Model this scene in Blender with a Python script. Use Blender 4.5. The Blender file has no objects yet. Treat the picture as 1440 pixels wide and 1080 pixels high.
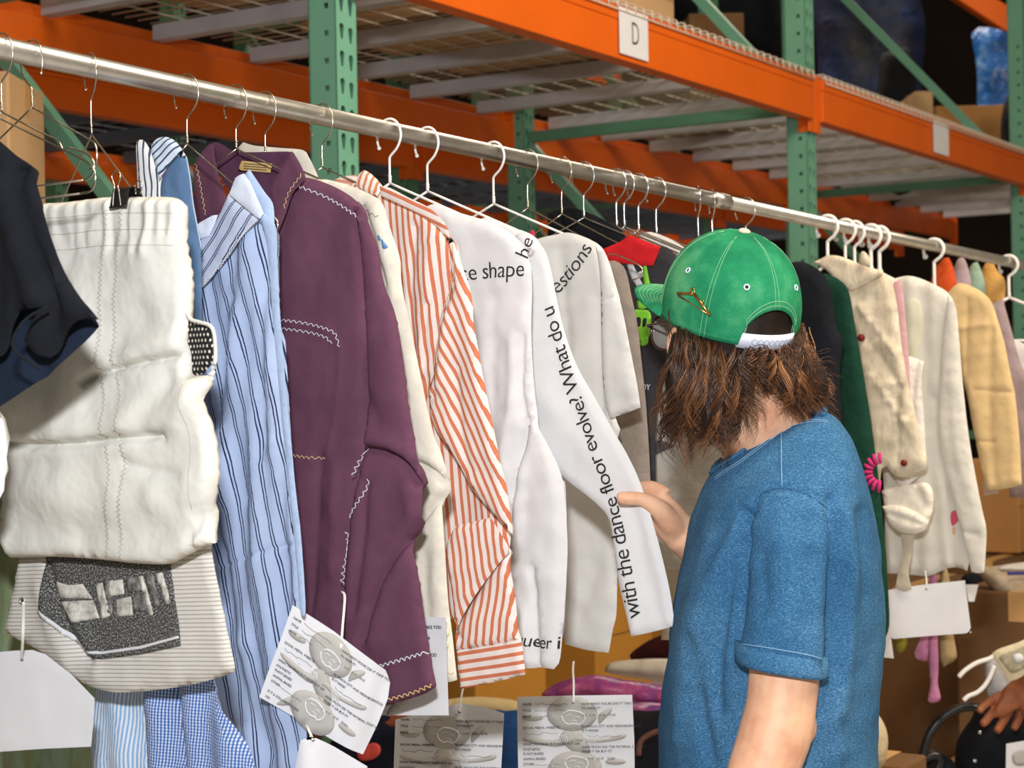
import bpy, math, random
import numpy as np
from mathutils import Vector, Matrix
from mathutils.geometry import delaunay_2d_cdt
random.seed(7)
RNG = np.random.default_rng(5)
S = bpy.context.scene
COL = S.collection

# ------------------------------------------------------------------ camera, light, exposure
FPX = 2500.0
CAM = np.array([0.0, 0.0, 1.5])
_p, _r = math.radians(0.25), math.radians(1.1)
_f = np.array([0, math.cos(_p), math.sin(_p)]); _u0 = np.array([0, -math.sin(_p), math.cos(_p)]); _x0 = np.array([1.0, 0, 0])
CR = math.cos(_r) * _x0 - math.sin(_r) * _u0
CU = math.sin(_r) * _x0 + math.cos(_r) * _u0
CF = _f
cam_d = bpy.data.cameras.new('camera'); cam = bpy.data.objects.new('camera', cam_d); COL.objects.link(cam)
cam_d.sensor_width = 36.0; cam_d.sensor_fit = 'HORIZONTAL'; cam_d.lens = 36.0 * FPX / 1440
cam_d.clip_start = 0.05; cam_d.clip_end = 100
m = Matrix.Identity(4)
for i in range(3):
    m[i][0] = CR[i]; m[i][1] = CU[i]; m[i][2] = -CF[i]; m[i][3] = CAM[i]
cam.matrix_world = m
cam_d.dof.use_dof = True; cam_d.dof.focus_distance = 2.42; cam_d.dof.aperture_fstop = 9.0
S.camera = cam

S.view_settings.view_transform = 'Standard'; S.view_settings.look = 'None'
S.view_settings.gamma = 1.0; S.view_settings.use_curve_mapping = False
S.view_settings.exposure = 0.0

w = bpy.data.worlds.new('world'); S.world = w; w.use_nodes = True
w.node_tree.nodes['Background'].inputs[0].default_value = (1.0, 0.88, 0.74, 1)
w.node_tree.nodes['Background'].inputs[1].default_value = 0.36

def area(name, loc, target, sx, sy, power, color):
    d = bpy.data.lights.new(name, 'AREA'); d.shape = 'RECTANGLE'; d.size = sx; d.size_y = sy
    d.energy = power; d.color = color
    o = bpy.data.objects.new(name, d); COL.objects.link(o); o.location = loc
    o.rotation_euler = (Vector(target) - Vector(loc)).to_track_quat('-Z', 'Y').to_euler()
    return o
area('flash', (-0.06, 0.02, 1.98), (0.35, 3.2, 1.5), 0.14, 0.09, 57, (0.97, 0.98, 1.0))
area('overhead_light', (1.2, 1.6, 4.6), (0.5, 2.8, 1.2), 2.4, 0.8, 85, (1.0, 0.85, 0.66))
area('aisle_light', (2.9, 2.4, 4.3), (1.4, 4.6, 1.3), 2.4, 0.8, 150, (1.0, 0.86, 0.68))
area('back_light', (1.5, 10.5, 5.4), (1.0, 9.0, 0), 3.0, 1.0, 130, (1.0, 0.86, 0.68))

# ------------------------------------------------------------------ projection helpers
def ray(px, py):
    v = CF + CR * ((px - 720) / FPX) + CU * ((540 - py) / FPX)
    return v / v[1]
def P(px, py, Y):
    return CAM + ray(px, py) * Y
def proj(v):
    d = np.asarray(v, float) - CAM; z = d @ CF
    return 720 + FPX * (d @ CR) / z, 540 - FPX * (d @ CU) / z
# ------------------------------------------------------------------ mesh helpers
def me_from(name, V, F, uv=None, smooth=True):
    me = bpy.data.meshes.new(name)
    me.from_pydata([tuple(map(float, v)) for v in V], [], [tuple(int(i) for i in f) for f in F])
    if uv is not None:
        l = me.uv_layers.new(name='UVMap'); idx = np.zeros(len(me.loops), dtype=np.int32)
        me.loops.foreach_get('vertex_index', idx)
        l.data.foreach_set('uv', np.asarray(uv, float)[idx].ravel())
    if smooth: me.polygons.foreach_set('use_smooth', [True] * len(me.polygons))
    me.validate(); me.update()
    return me
def link(name, me, mat, parent=None):
    o = bpy.data.objects.new(name, me); COL.objects.link(o)
    if mat is not None and not me.materials: me.materials.append(mat)
    if parent is not None: adopt(o, parent)
    return o
def wloc(o):
    l = np.array(o.location)
    while o.parent is not None:
        o = o.parent; l = l + np.array(o.location)
    return l
def adopt(o, parent):                       # meshes hold world coordinates: cancel the parent's place
    o.parent = parent; o.location = Vector(-wloc(parent))
def thing(name, label, cat, loc=(0, 0, 0), group=None):
    o = bpy.data.objects.new(name, None); COL.objects.link(o); o.location = tuple(map(float, loc)); o.empty_display_size = 0.05
    return tag(o, label, cat, group)
def tag(o, label, cat, group=None, kind=None):
    o['label'] = label; o['category'] = cat
    if group: o['group'] = group
    if kind: o['kind'] = kind
    return o
class MB:
    def __init__(s): s.V = []; s.F = []; s.n = 0
    def add(s, V, F):
        V = np.asarray(V, float).reshape(-1, 3)
        s.V.append(V); s.F += [tuple(i + s.n for i in f) for f in F]; s.n += len(V); return s
    def box(s, c, ax, ay, az):              # centre and three half-axis vectors
        c, ax, ay, az = [np.asarray(q, float) for q in (c, ax, ay, az)]
        V = [c + i * ax + j * ay + k * az for i in (-1, 1) for j in (-1, 1) for k in (-1, 1)]
        return s.add(V, [(0, 1, 3, 2), (4, 6, 7, 5), (0, 4, 5, 1), (2, 3, 7, 6), (0, 2, 6, 4), (1, 5, 7, 3)])
    def bar(s, a, b, hw, hh, up=(0, 0, 1)):
        a, b = np.asarray(a, float), np.asarray(b, float); d = b - a; L = np.linalg.norm(d); d = d / L
        x = np.cross(d, up); x /= np.linalg.norm(x); y = np.cross(x, d)
        return s.box((a + b) / 2, d * L / 2, x * hw, y * hh)
    def tube(s, pts, r, seg=8, closed=False, flat=1.0):
        V, F = tube(pts, r, seg, closed, flat); return s.add(V, F)
    def build(s, name, mat, parent=None, smooth=False, bevel=0):
        me = me_from(name, np.vstack(s.V), s.F, smooth=smooth); o = link(name, me, mat, parent)
        if bevel:
            b = o.modifiers.new('edge', 'BEVEL'); b.width = bevel; b.segments = 2; b.limit_method = 'ANGLE'
        return o
def crom(pts, n=8, closed=False):
    p = np.asarray(pts, float); N = len(p)
    if N < 3: return p
    out = []
    rng = range(N) if closed else range(N - 1)
    for i in rng:
        if closed: a, b, c, d = p[i - 1], p[i], p[(i + 1) % N], p[(i + 2) % N]
        else: a, b, c, d = p[max(i - 1, 0)], p[i], p[i + 1], p[min(i + 2, N - 1)]
        for k in range(n):
            t = k / n
            out.append(0.5 * ((2 * b) + (-a + c) * t + (2 * a - 5 * b + 4 * c - d) * t * t + (-a + 3 * b - 3 * c + d) * t ** 3))
    if not closed: out.append(p[-1])
    return np.array(out)
def crom_corners(pts, flags, n=5):
    """closed curve through pts that stays sharp where flags is set"""
    ix = [i for i, k in enumerate(flags) if k]
    if len(ix) < 2: return crom(pts, n, True)
    out = []; p = np.asarray(pts, float); N = len(p)
    for a, b_ in zip(ix, ix[1:] + [ix[0] + N]):
        seg = p[[i % N for i in range(a, b_ + 1)]]
        out.append(crom(seg, n)[:-1] if len(seg) > 2 else np.array([seg[0] + (seg[1] - seg[0]) * t / n for t in range(n)]))
    return np.vstack(out)
def tube(pts, r, seg=8, closed=False, flat=1.0):
    p = np.asarray(pts, float); N = len(p)
    r = np.broadcast_to(np.asarray(r, float), (N,))
    T = np.zeros_like(p)
    for i in range(N):
        a = p[i - 1] if (i > 0 or closed) else p[i]; b = p[(i + 1) % N] if (i < N - 1 or closed) else p[i]
        T[i] = (b - a) / (np.linalg.norm(b - a) + 1e-12)
    ref = np.array([0, 0, 1.0]) if abs(T[0][2]) < 0.9 else np.array([1.0, 0, 0])
    x = np.cross(T[0], ref); x /= np.linalg.norm(x)
    V = []; ang = np.arange(seg) * 2 * math.pi / seg
    for i in range(N):
        x = x - T[i] * (x @ T[i]); x /= np.linalg.norm(x) + 1e-12; y = np.cross(T[i], x)
        V += [p[i] + r[i] * (math.cos(a) * x + flat * math.sin(a) * y) for a in ang]
    F = []
    for i in range(N if closed else N - 1):
        j = (i + 1) % N
        for k in range(seg):
            l = (k + 1) % seg
            F.append((i * seg + k, i * seg + l, j * seg + l, j * seg + k))
    if not closed:
        F.append(tuple(range(seg))[::-1]); F.append(tuple((N - 1) * seg + k for k in range(seg)))
    return np.array(V), F
def rings(R):                               # closed loft through equal-length rings
    R = [np.asarray(q, float) for q in R]; n = len(R[0]); V = np.vstack(R); F = []
    for i in range(len(R) - 1):
        for k in range(n):
            l = (k + 1) % n
            F.append((i * n + k, i * n + l, (i + 1) * n + l, (i + 1) * n + k))
    F.append(tuple(range(n))[::-1]); F.append(tuple((len(R) - 1) * n + k for k in range(n)))
    return V, F
def ell(c, ax, ay, az, nu=20, nv=12):
    c, ax, ay, az = [np.asarray(q, float) for q in (c, ax, ay, az)]
    R = []
    for j in range(1, nv):
        t = math.pi * j / nv
        R.append([c + az * math.cos(t) + math.sin(t) * (ax * math.cos(a) + ay * math.sin(a)) for a in np.arange(nu) * 2 * math.pi / nu])
    return rings(R)
def tubewire(name, pts, r, mat, parent=None, seg=6, n=6, closed=False):
    b = MB(); b.tube(crom(pts, n, closed), r, seg, closed); return b.build(name, mat, parent, smooth=True)
def union(name, pieces, voxel, smooth_it, mat, parent=None):
    b = MB()
    for V, F in pieces: b.add(V, F)
    me = me_from('tmp', np.vstack(b.V), b.F); o = bpy.data.objects.new('tmp', me); COL.objects.link(o)
    rm = o.modifiers.new('r', 'REMESH'); rm.mode = 'VOXEL'; rm.voxel_size = voxel; rm.use_smooth_shade = True
    sm = o.modifiers.new('s', 'SMOOTH'); sm.factor = 0.5; sm.iterations = smooth_it
    dg = bpy.context.evaluated_depsgraph_get(); dg.update()
    out = bpy.data.meshes.new_from_object(o.evaluated_get(dg)); out.name = name
    bpy.data.objects.remove(o); bpy.data.meshes.remove(me)
    out.materials.clear()
    out.polygons.foreach_set('use_smooth', [True] * len(out.polygons))
    return link(name, out, mat, parent)
def mesh_co(me):
    a = np.zeros(len(me.vertices) * 3); me.vertices.foreach_get('co', a); return a.reshape(-1, 3)
def mesh_no(me):
    return np.array([v.normal[:] for v in me.vertices])

# ------------------------------------------------------------------ materials
class NT:
    def __init__(s, name, rough=0.6, metal=0.0, color=(0.8, 0.8, 0.8), spec=0.3):
        s.m = bpy.data.materials.new(name); s.m.use_nodes = True; s.t = s.m.node_tree
        s.b = s.t.nodes['Principled BSDF']; s.b.inputs['Roughness'].default_value = rough
        s.b.inputs['Metallic'].default_value = metal; s.b.inputs['Base Color'].default_value = (*color, 1)
        s.b.inputs['Specular IOR Level'].default_value = spec
    def n(s, t, **kw):
        q = s.t.nodes.new(t)
        for k, v in kw.items(): setattr(q, k, v)
        return q
    def put(s, sock, v):
        if hasattr(v, 'is_output'): s.t.links.new(v, sock)
        else: sock.default_value = v
    def math(s, op, a, b=0.0, c=None):
        q = s.n('ShaderNodeMath', operation=op); s.put(q.inputs[0], a); s.put(q.inputs[1], b)
        if c is not None: s.put(q.inputs[2], c)
        return q.outputs[0]
    def mix(s, f, a, b):
        q = s.n('ShaderNodeMix', data_type='RGBA'); s.put(q.inputs['Factor'], f)
        for sk, v in ((q.inputs[6], a), (q.inputs[7], b)):
            s.put(sk, v if hasattr(v, 'is_output') else (*v, 1))
        return q.outputs[2]
    def coord(s, which): return s.n('ShaderNodeTexCoord').outputs[which]
    def noise(s, co, scale, detail=3.0, rough=0.5):
        q = s.n('ShaderNodeTexNoise'); q.inputs['Scale'].default_value = scale
        q.inputs['Detail'].default_value = detail; q.inputs['Roughness'].default_value = rough
        if co is not None: s.t.links.new(co, q.inputs['Vector'])
        return q.outputs['Fac']
    def ramp(s, f, stops):
        q = s.n('ShaderNodeValToRGB'); s.t.links.new(f, q.inputs[0]); e = q.color_ramp.elements
        while len(e) < len(stops): e.new(0.5)
        for k, (p, c) in enumerate(stops): e[k].position = p; e[k].color = (*c, 1)
        return q.outputs[0]
    def scaled(s, co, x, y, z):
        q = s.n('ShaderNodeMapping'); s.t.links.new(co, q.inputs['Vector']); q.inputs['Scale'].default_value = (x, y, z); return q.outputs[0]
    def color(s, c): s.put(s.b.inputs['Base Color'], c); return s
    def bump(s, h, dist=0.001, strength=0.5):
        q = s.n('ShaderNodeBump'); q.inputs['Strength'].default_value = strength; q.inputs['Distance'].default_value = dist
        s.t.links.new(h, q.inputs['Height']); s.t.links.new(q.outputs[0], s.b.inputs['Normal']); return s
def srgb(r, g, b):
    f = lambda c: ((c / 255 + 0.055) / 1.055) ** 2.4 if c > 10 else c / 255 / 12.92
    return (f(r), f(g), f(b))
def plain(name, rgb, rough=0.6, metal=0.0, spec=0.3, var=0.0, vscale=8.0, bump=0.0, bscale=200):
    t = NT(name, rough, metal, srgb(*rgb), spec)
    if var:
        c = srgb(*rgb); f = t.noise(t.coord('Object'), vscale, 4)
        t.color(t.ramp(f, [(0.3, tuple(x * (1 - var) for x in c)), (0.7, tuple(min(1, x * (1 + var * 0.5)) for x in c))]))
    if bump: t.bump(t.noise(t.coord('Object'), bscale, 2), 0.001, bump)
    return t.m
def fabric(name, rgb, var=0.12, vscale=14, weave=1100, bump=0.25, rough=0.92, wrinkle=0.5, wscale=28):
    t = NT(name, rough, 0, srgb(*rgb), 0.15); c = srgb(*rgb); uv = t.coord('Object')
    f = t.noise(uv, vscale, 4, 0.6)
    t.color(t.ramp(f, [(0.25, tuple(x * (1 - var) for x in c)), (0.75, tuple(min(1, x * (1 + var * 0.4)) for x in c))]))
    h = t.math('ADD', t.math('MULTIPLY', t.noise(uv, wscale, 3, 0.55), wrinkle * 4.0), t.math('MULTIPLY', t.noise(uv, weave, 1), 0.35 * bump))
    t.bump(h, 0.004, 0.55)
    return t.m
def stripes(name, base, bands, period, var=0.06, base2=None, wrinkle=0.5, rough=0.9, cross=None):
    """bands: (start, end, rgb) as fractions of the period, across UV x in metres."""
    t = NT(name, rough, 0, srgb(*base), 0.15); uv = t.coord('UV'); sx = t.n('ShaderNodeSeparateXYZ'); t.t.links.new(uv, sx.inputs[0])
    ob = t.coord('Object')
    x = t.math('ADD', sx.outputs[0], t.math('MULTIPLY', t.math('SUBTRACT', t.noise(ob, 9, 1), 0.5), period * 0.25))
    fr = t.math('FRACT', t.math('DIVIDE', x, period))
    col = None
    c0 = srgb(*base); col = t.ramp(t.noise(ob, 18, 3), [(0.3, tuple(q * (1 - var) for q in c0)), (0.7, c0)])
    for a, b, rgb in bands:
        msk = t.math('MULTIPLY', t.math('GREATER_THAN', fr, a), t.math('LESS_THAN', fr, b))
        col = t.mix(msk, col, srgb(*rgb))
    if cross:
        fy = t.math('FRACT', t.math('DIVIDE', sx.outputs[1], period))
        for a, b, rgb in cross:
            msk = t.math('MULTIPLY', t.math('MULTIPLY', t.math('GREATER_THAN', fy, a), t.math('LESS_THAN', fy, b)), 0.6)
            col = t.mix(msk, col, srgb(*rgb))
    t.color(col)
    t.bump(t.math('ADD', t.math('MULTIPLY', t.noise(ob, 30, 3), wrinkle * 4.0), t.math('MULTIPLY', t.noise(ob, 1200, 1), 0.1)), 0.002, 0.5)
    return t.m

M = {}
M['steel'] = plain('galvanised_steel', (214, 211, 204), 0.34, 0.92, 0.5, 0.12, 30, 0.05, 300)
M['wire'] = plain('brass_tinted_wire', (206, 196, 180), 0.25, 1.0)
M['whitewire'] = plain('white_coated_wire', (238, 236, 232), 0.4)
M['silverwire'] = plain('chromed_wire', (215, 220, 225), 0.2, 1.0)
M['green'] = plain('teal_green_paint', (104, 158, 134), 0.45, 0, 0.4, 0.10, 6, 0.05, 80)
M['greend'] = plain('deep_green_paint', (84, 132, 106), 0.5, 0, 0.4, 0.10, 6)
M['orange'] = plain('orange_paint', (214, 94, 10), 0.42, 0, 0.4, 0.07, 5, 0.04, 60)
M['galv'] = plain('zinc_grey_steel', (184, 184, 190), 0.5, 0.1, 0.4, 0.10, 9)
M['mesh'] = plain('zinc_wire', (206, 196, 180), 0.5, 0.1, 0.4)
M['card'] = plain('brown_cardboard', (188, 138, 84), 0.85, 0, 0.2, 0.10, 5, 0.05, 90)
M['cardlight'] = plain('pale_cardboard', (196, 160, 118), 0.85, 0, 0.2, 0.10, 5, 0.05, 90)
M['tape'] = plain('packing_tape', (206, 160, 104), 0.3)
M['paper'] = plain('white_card_paper', (212, 213, 218), 0.75, 0, 0.2, 0.03, 30)
M['ink'] = plain('black_ink', (38, 36, 38), 0.8)
M['inkgrey'] = plain('soft_ink', (96, 94, 94), 0.8)
M['artgrey'] = plain('grey_print_ink', (172, 170, 166), 0.8)
M['string'] = plain('white_cotton_string', (232, 230, 226), 0.9)
M['black'] = plain('black_plastic', (18, 18, 20), 0.35, 0, 0.5)
M['blackcloth'] = fabric('black_cotton', (26, 28, 34), 0.25, 20, wrinkle=0.4)
M['darknavy'] = fabric('dark_navy_lining', (30, 40, 58), 0.2, 18, wrinkle=0.3)
M['concrete'] = plain('grey_concrete', (196, 190, 180), 0.8, 0, 0.3, 0.15, 2, 0.1, 40)
M['ceil'] = plain('pale_ceiling_paint', (190, 184, 172), 0.9)
M['darkwall'] = plain('dark_wall_paint', (46, 38, 34), 0.9, 0, 0.2, 0.15, 1)
# ------------------------------------------------------------------ hanging cloth
class Plane:
    def __init__(s, O, U):
        s.O = np.asarray(O, float); s.U = np.array([U[0], U[1], 0.0]); s.U /= np.linalg.norm(s.U)
        s.V = np.array([0, 0, 1.0]); s.N = np.cross(s.U, s.V)
        if s.N[1] > 0: s.N = -s.N                     # towards the aisle
    def hit(s, px, py, b=0.0):
        d = ray(px, py); t = ((s.O + s.N * b - CAM) @ s.N) / (d @ s.N); q = CAM + d * t - s.O
        return q @ s.U, q[2]
    def at(s, u, v, h):
        u, v, h = np.broadcast_arrays(np.asarray(u, float), np.asarray(v, float), np.asarray(h, float))
        return s.O + u[..., None] * s.U + v[..., None] * s.V + h[..., None] * s.N
_ph = np.random.default_rng(11)
_K = _ph.normal(size=(10, 2)); _K /= np.linalg.norm(_K, axis=1)[:, None]; _K *= _ph.uniform(0.6, 1.6, (10, 1)); _PH = _ph.uniform(0, 6.28, 10)
def snoise(u, v, scale, seed=0.0):
    u = np.asarray(u, float) * scale; v = np.asarray(v, float) * scale
    a = 0
    for k in range(10): a = a + np.sin(2 * math.pi * (_K[k, 0] * u + _K[k, 1] * v) + _PH[k] * (1 + seed) + seed)
    return a / 4.5
def seg_dist(p, a, b):
    ab = b - a; t = np.clip(((p - a) @ ab) / (ab @ ab + 1e-12), 0, 1)
    return np.linalg.norm(p - (a + t[:, None] * ab), axis=1)
def inside(p, poly):
    x, y = p[:, 0], p[:, 1]; c = np.zeros(len(p), bool); n = len(poly)
    for i in range(n):
        x0, y0 = poly[i]; x1, y1 = poly[(i + 1) % n]
        if y0 == y1: continue
        k = ((y0 > y) != (y1 > y)) & (x < (x1 - x0) * (y - y0) / (y1 - y0) + x0); c ^= k
    return c
class Cloth:
    """A sewn panel: two facing layers that meet at the outline, hung in a plane and folded."""
    count = 0
    def __init__(s, name, pl, outline, mat, parent, b=0.0, T=0.010, edge=0.035, folds=(), pleats=(), res=0.009, uvang=0.0,
                 wr=0.0018, wsc=9.0, lean=None, bow=0.0, round_=True, seed=None, uvfun=None, holes=(), soft=False):
        if seed is None: seed = Cloth.count * 0.37 % 5.0; Cloth.count += 1
        if not soft: T *= .6; edge *= .42; wr *= 1.25
        s.pl = pl; s.b = b; s.T = T; s.edge = edge; s.wr = wr; s.wsc = wsc; s.seed = seed; s.pleats = pleats; s.bow = bow
        s.lean = None
        if lean is not None:                          # (px, py, d-offset per metre of u, per metre of v)
            u0, v0 = pl.hit(lean[0], lean[1], b); s.lean = (u0, v0, lean[2], lean[3])
        flags = [False] * len(outline)
        if round_ and not soft:                       # real corners stay crisp
            for i, p1 in enumerate(outline):
                p0, p2 = outline[i - 1], outline[(i + 1) % len(outline)]; a = np.subtract(p1, p0); c = np.subtract(p2, p1); la, lc = np.linalg.norm(a), np.linalg.norm(c)
                flags[i] = la > 7 and lc > 7 and (a @ c) / (la * lc) < .62
        uvp = np.array([s.flat(x, y) for x, y in outline])
        q = crom_corners(uvp, flags, 5) if round_ else np.vstack([np.linspace(uvp[i], uvp[(i + 1) % len(uvp)], 6)[:-1] for i in range(len(uvp))])
        ck_ = np.arange(len(uvp))[flags] * 5 if any(flags) else np.array([], int)
        if round_ and sum(flags) >= 2: ck_ = np.array([int(np.argmin(np.linalg.norm(q - p, axis=1))) for p, k in zip(uvp, flags) if k])
        elif round_: ck_ = np.array([], int)
        L = np.r_[0, np.cumsum(np.linalg.norm(np.diff(np.vstack([q, q[:1]]), axis=0), axis=1))]
        n = max(12, int(L[-1] / (res * 0.9))); tt = np.linspace(0, L[-1], n, endpoint=False)
        if not round_ or len(ck_):
            ck = L[:-1][ck_] if round_ else L[:-1][::5]; tt = np.array([t for t in tt if np.min(np.abs(ck - t)) > res * .35]); tt = np.sort(np.r_[tt, ck])
        qq = np.vstack([q, q[:1]])
        s.poly = np.c_[np.interp(tt, L, qq[:, 0]), np.interp(tt, L, qq[:, 1])]
        s.folds = []
        for pts, amp, wpx in folds:
            f = np.array([s.flat(x, y) for x, y in pts]); sc = abs(s.flat(pts[0][0] + 10, pts[0][1])[0] - s.flat(*pts[0])[0]) / 10
            s.folds.append((crom(f, 4), amp / 1000.0, wpx * sc))
        lo, hi = s.poly.min(0), s.poly.max(0)
        gx = np.arange(lo[0], hi[0], res); gy = np.arange(lo[1], hi[1], res * 0.87); g = []
        for j, y in enumerate(gy): g.append(np.c_[gx + (res / 2 if j % 2 else 0), np.full(len(gx), y)])
        g = np.vstack(g) + RNG.uniform(-.08, .08, (sum(len(a) for a in g), 2)) * res
        ex = [g]
        for f, amp, wd in s.folds:                    # denser points along creases
            if wd < res * 1.2:
                for i in range(len(f) - 1):
                    d = f[i + 1] - f[i]; l = np.linalg.norm(d); nn = np.array([-d[1], d[0]]) / (l + 1e-9)
                    for t in np.arange(0, l, res * 0.5):
                        for o in (-1.2, -.5, 0, .5, 1.2): ex.append((f[i] + d * (t / l) + nn * o * wd)[None])
        cpts = []                                     # a grid point just inside every sharp corner
        for i in range(len(s.poly)):
            p0, p1, p2 = s.poly[i - 1], s.poly[i], s.poly[(i + 1) % len(s.poly)]; a, c = p0 - p1, p2 - p1; a = a / (np.linalg.norm(a) + 1e-12); c = c / (np.linalg.norm(c) + 1e-12)
            if a @ c > -.6: n_ = (a + c) / (np.linalg.norm(a + c) + 1e-9); sn_ = math.sqrt(max(.04, (1 - a @ c) / 2)); cpts.append(p1 + n_ * min(res * .45 / sn_, res * .9))
        g = np.vstack(ex); g = g[inside(g, s.poly)]; g = g[s.bd(g) > res * 0.35]
        key = np.round(g / (res * 0.22)).astype(int); _, ix = np.unique(key, axis=0, return_index=True); g = g[ix]
        if cpts:
            cp_ = np.array(cpts); cp_ = cp_[inside(cp_, s.poly)]
            if len(cp_): g = g[np.min(np.linalg.norm(g[:, None] - cp_[None], axis=2), axis=1) > res * .4] if len(g) else g; g = np.vstack([g, cp_])
        allp = np.vstack([s.poly, g]); nb = len(s.poly)
        r = delaunay_2d_cdt([Vector(p) for p in allp], [(i, (i + 1) % nb) for i in range(nb)], [], 1, 1e-6)
        v2 = np.array([list(p) for p in r[0]]); tri = [tuple(f) for f in r[2]]
        hp = [crom(np.array([s.flat(x, y) for x, y in h]), 4, True) for h in holes]
        if hp:
            cen = np.array([v2[list(f)].mean(0) for f in tri]); bad = np.zeros(len(tri), bool)
            for h in hp: bad |= inside(cen, h)
            tri = [f for f, k in zip(tri, bad) if not k]
        if len(tri):
            f0 = tri[0]; ar = np.cross(v2[f0[1]] - v2[f0[0]], v2[f0[2]] - v2[f0[0]])
            flip = (ar > 0) != (np.cross(pl.U, pl.V) @ pl.N > 0)
            if flip: tri = [f[::-1] for f in tri]
        d = s.bd(v2); onb = d < 1e-5; t2 = []; ext = []
        for f in tri:                                 # a corner triangle gets its own middle point so the two layers part there too
            if all(onb[i] for i in f):
                m_ = len(v2) + len(ext); ext.append(v2[list(f)].mean(0)); t2 += [(f[0], f[1], m_), (f[1], f[2], m_), (f[2], f[0], m_)]
            else: t2.append(f)
        if ext: tri = t2; v2 = np.vstack([v2, ext]); onb = np.r_[onb, np.zeros(len(ext), bool)]
        fr = pl.at(v2[:, 0], v2[:, 1], s.H(v2[:, 0], v2[:, 1], 1)); bk = pl.at(v2[:, 0], v2[:, 1], s.H(v2[:, 0], v2[:, 1], -1))
        N = len(v2); bi = np.where(onb, np.arange(N), np.cumsum(~onb) - 1 + N)
        V = np.vstack([fr, bk[~onb]]); F = tri + [tuple(int(bi[i]) for i in f[::-1]) for f in tri]
        c, sn = math.cos(math.radians(uvang)), math.sin(math.radians(uvang))
        if uvfun is None: uv = np.c_[v2[:, 0] * c + v2[:, 1] * sn, -v2[:, 0] * sn + v2[:, 1] * c]
        else: uv = uvfun(v2[:, 0], v2[:, 1])
        s.ob = link(name, me_from(name, V, F, np.vstack([uv, uv[~onb]])), mat, parent); s.ob.data.set_sharp_from_angle(angle=math.radians(75))
    def base(s, u, v):
        b = s.b
        if s.lean: b = b + (np.asarray(u) - s.lean[0]) * s.lean[2] + (np.asarray(v) - s.lean[1]) * s.lean[3]
        return b
    def flat(s, px, py):
        u, v = s.pl.hit(px, py, s.b)
        for _ in range(5 if s.lean else 0): u, v = s.pl.hit(px, py, float(s.base(u, v)))
        return u, v
    def bd(s, p):
        d = np.full(len(p), 1e9); n = len(s.poly)
        for i in range(n): d = np.minimum(d, seg_dist(p, s.poly[i], s.poly[(i + 1) % n]))
        return d
    def H(s, u, v, side=1):
        p = np.c_[np.ravel(u), np.ravel(v)]; d = s.bd(p); k = np.clip(d / s.edge, 0, 1)
        h = s.base(p[:, 0], p[:, 1]) + side * s.T * np.sqrt(1 - (1 - k) ** 2)
        if s.wr: h = h + s.wr * (snoise(p[:, 0], p[:, 1], s.wsc, s.seed) + 0.5 * snoise(p[:, 1], p[:, 0], s.wsc * 2.7, s.seed + 1)) * np.clip(d / .01, .2, 1)
        for ang, lam, amp in s.pleats:
            a = math.radians(ang); x = p[:, 0] * math.cos(a) + p[:, 1] * math.sin(a)
            h = h + amp * np.sin(2 * math.pi * x / lam + 1.4 * snoise(p[:, 0], p[:, 1] * 0.4, 2.2, s.seed) + s.seed * 2)
        for f, amp, wd in s.folds:
            dd = np.full(len(p), 1e9)
            for i in range(len(f) - 1): dd = np.minimum(dd, seg_dist(p, f[i], f[i + 1]))
            h = h + amp * np.exp(-(dd / wd) ** 2)
        return h.reshape(np.shape(u))
    def on(s, px, py, eps=0.0008):                    # world point on the front face behind a picture point
        u, v = s.flat(px, py)
        for _ in range(3):
            h = float(s.H(np.array([u]), np.array([v]))[0]); u, v = s.pl.hit(px, py, h)
        return s.pl.at(u, v, h + eps)
    def uvpath(s, pts, n=6):
        return crom(np.array([s.flat(x, y) for x, y in pts]), n)
    def lift(s, q, eps=0.0008):
        q = np.asarray(q, float); return s.pl.at(q[:, 0], q[:, 1], s.H(q[:, 0], q[:, 1]) + eps)
    def stitch(s, name, pts, mat, parent, pitch=0.012, amp=0.003, r=0.0005, kind='scallop'):
        q = s.uvpath(pts); L = np.r_[0, np.cumsum(np.linalg.norm(np.diff(q, axis=0), axis=1))]; per = 8 if kind == 'scallop' else 2
        n = max(4, int(L[-1] / pitch * per)); t = np.linspace(0, L[-1], n)
        x = np.c_[np.interp(t, L, q[:, 0]), np.interp(t, L, q[:, 1])]; T = np.gradient(x, axis=0); T /= np.linalg.norm(T, axis=1)[:, None] + 1e-9
        nrm = np.c_[-T[:, 1], T[:, 0]]; ph = t / pitch
        if kind == 'scallop': o = np.abs(np.sin(math.pi * ph)) * 2 - 1
        elif kind == 'zigzag': o = np.where(np.arange(n) % 2 == 0, 1.0, -1.0)
        else: o = np.zeros(n)
        b = MB(); b.tube(s.lift(x + nrm * (o * amp)[:, None]), r, 5); return b.build(name, mat, parent, smooth=True)
    def patch(s, name, pts, mat, parent, eps=0.0007, th=0.0006, round_=True, res=0.006):
        """a thin printed or sewn shape that lies on the front face"""
        uvp = np.array([s.flat(x, y) for x, y in pts]); return s.patch_uv(name, crom(uvp, 4, True) if round_ else uvp, mat, parent, eps, th, res)
    def patch_uv(s, name, poly, mat, parent, eps=0.0007, th=0.0006, res=0.006):
        V, F, uv = s.patch_geo(poly, eps, th, res); return link(name, me_from(name, V, F, uv), mat, parent)
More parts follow.
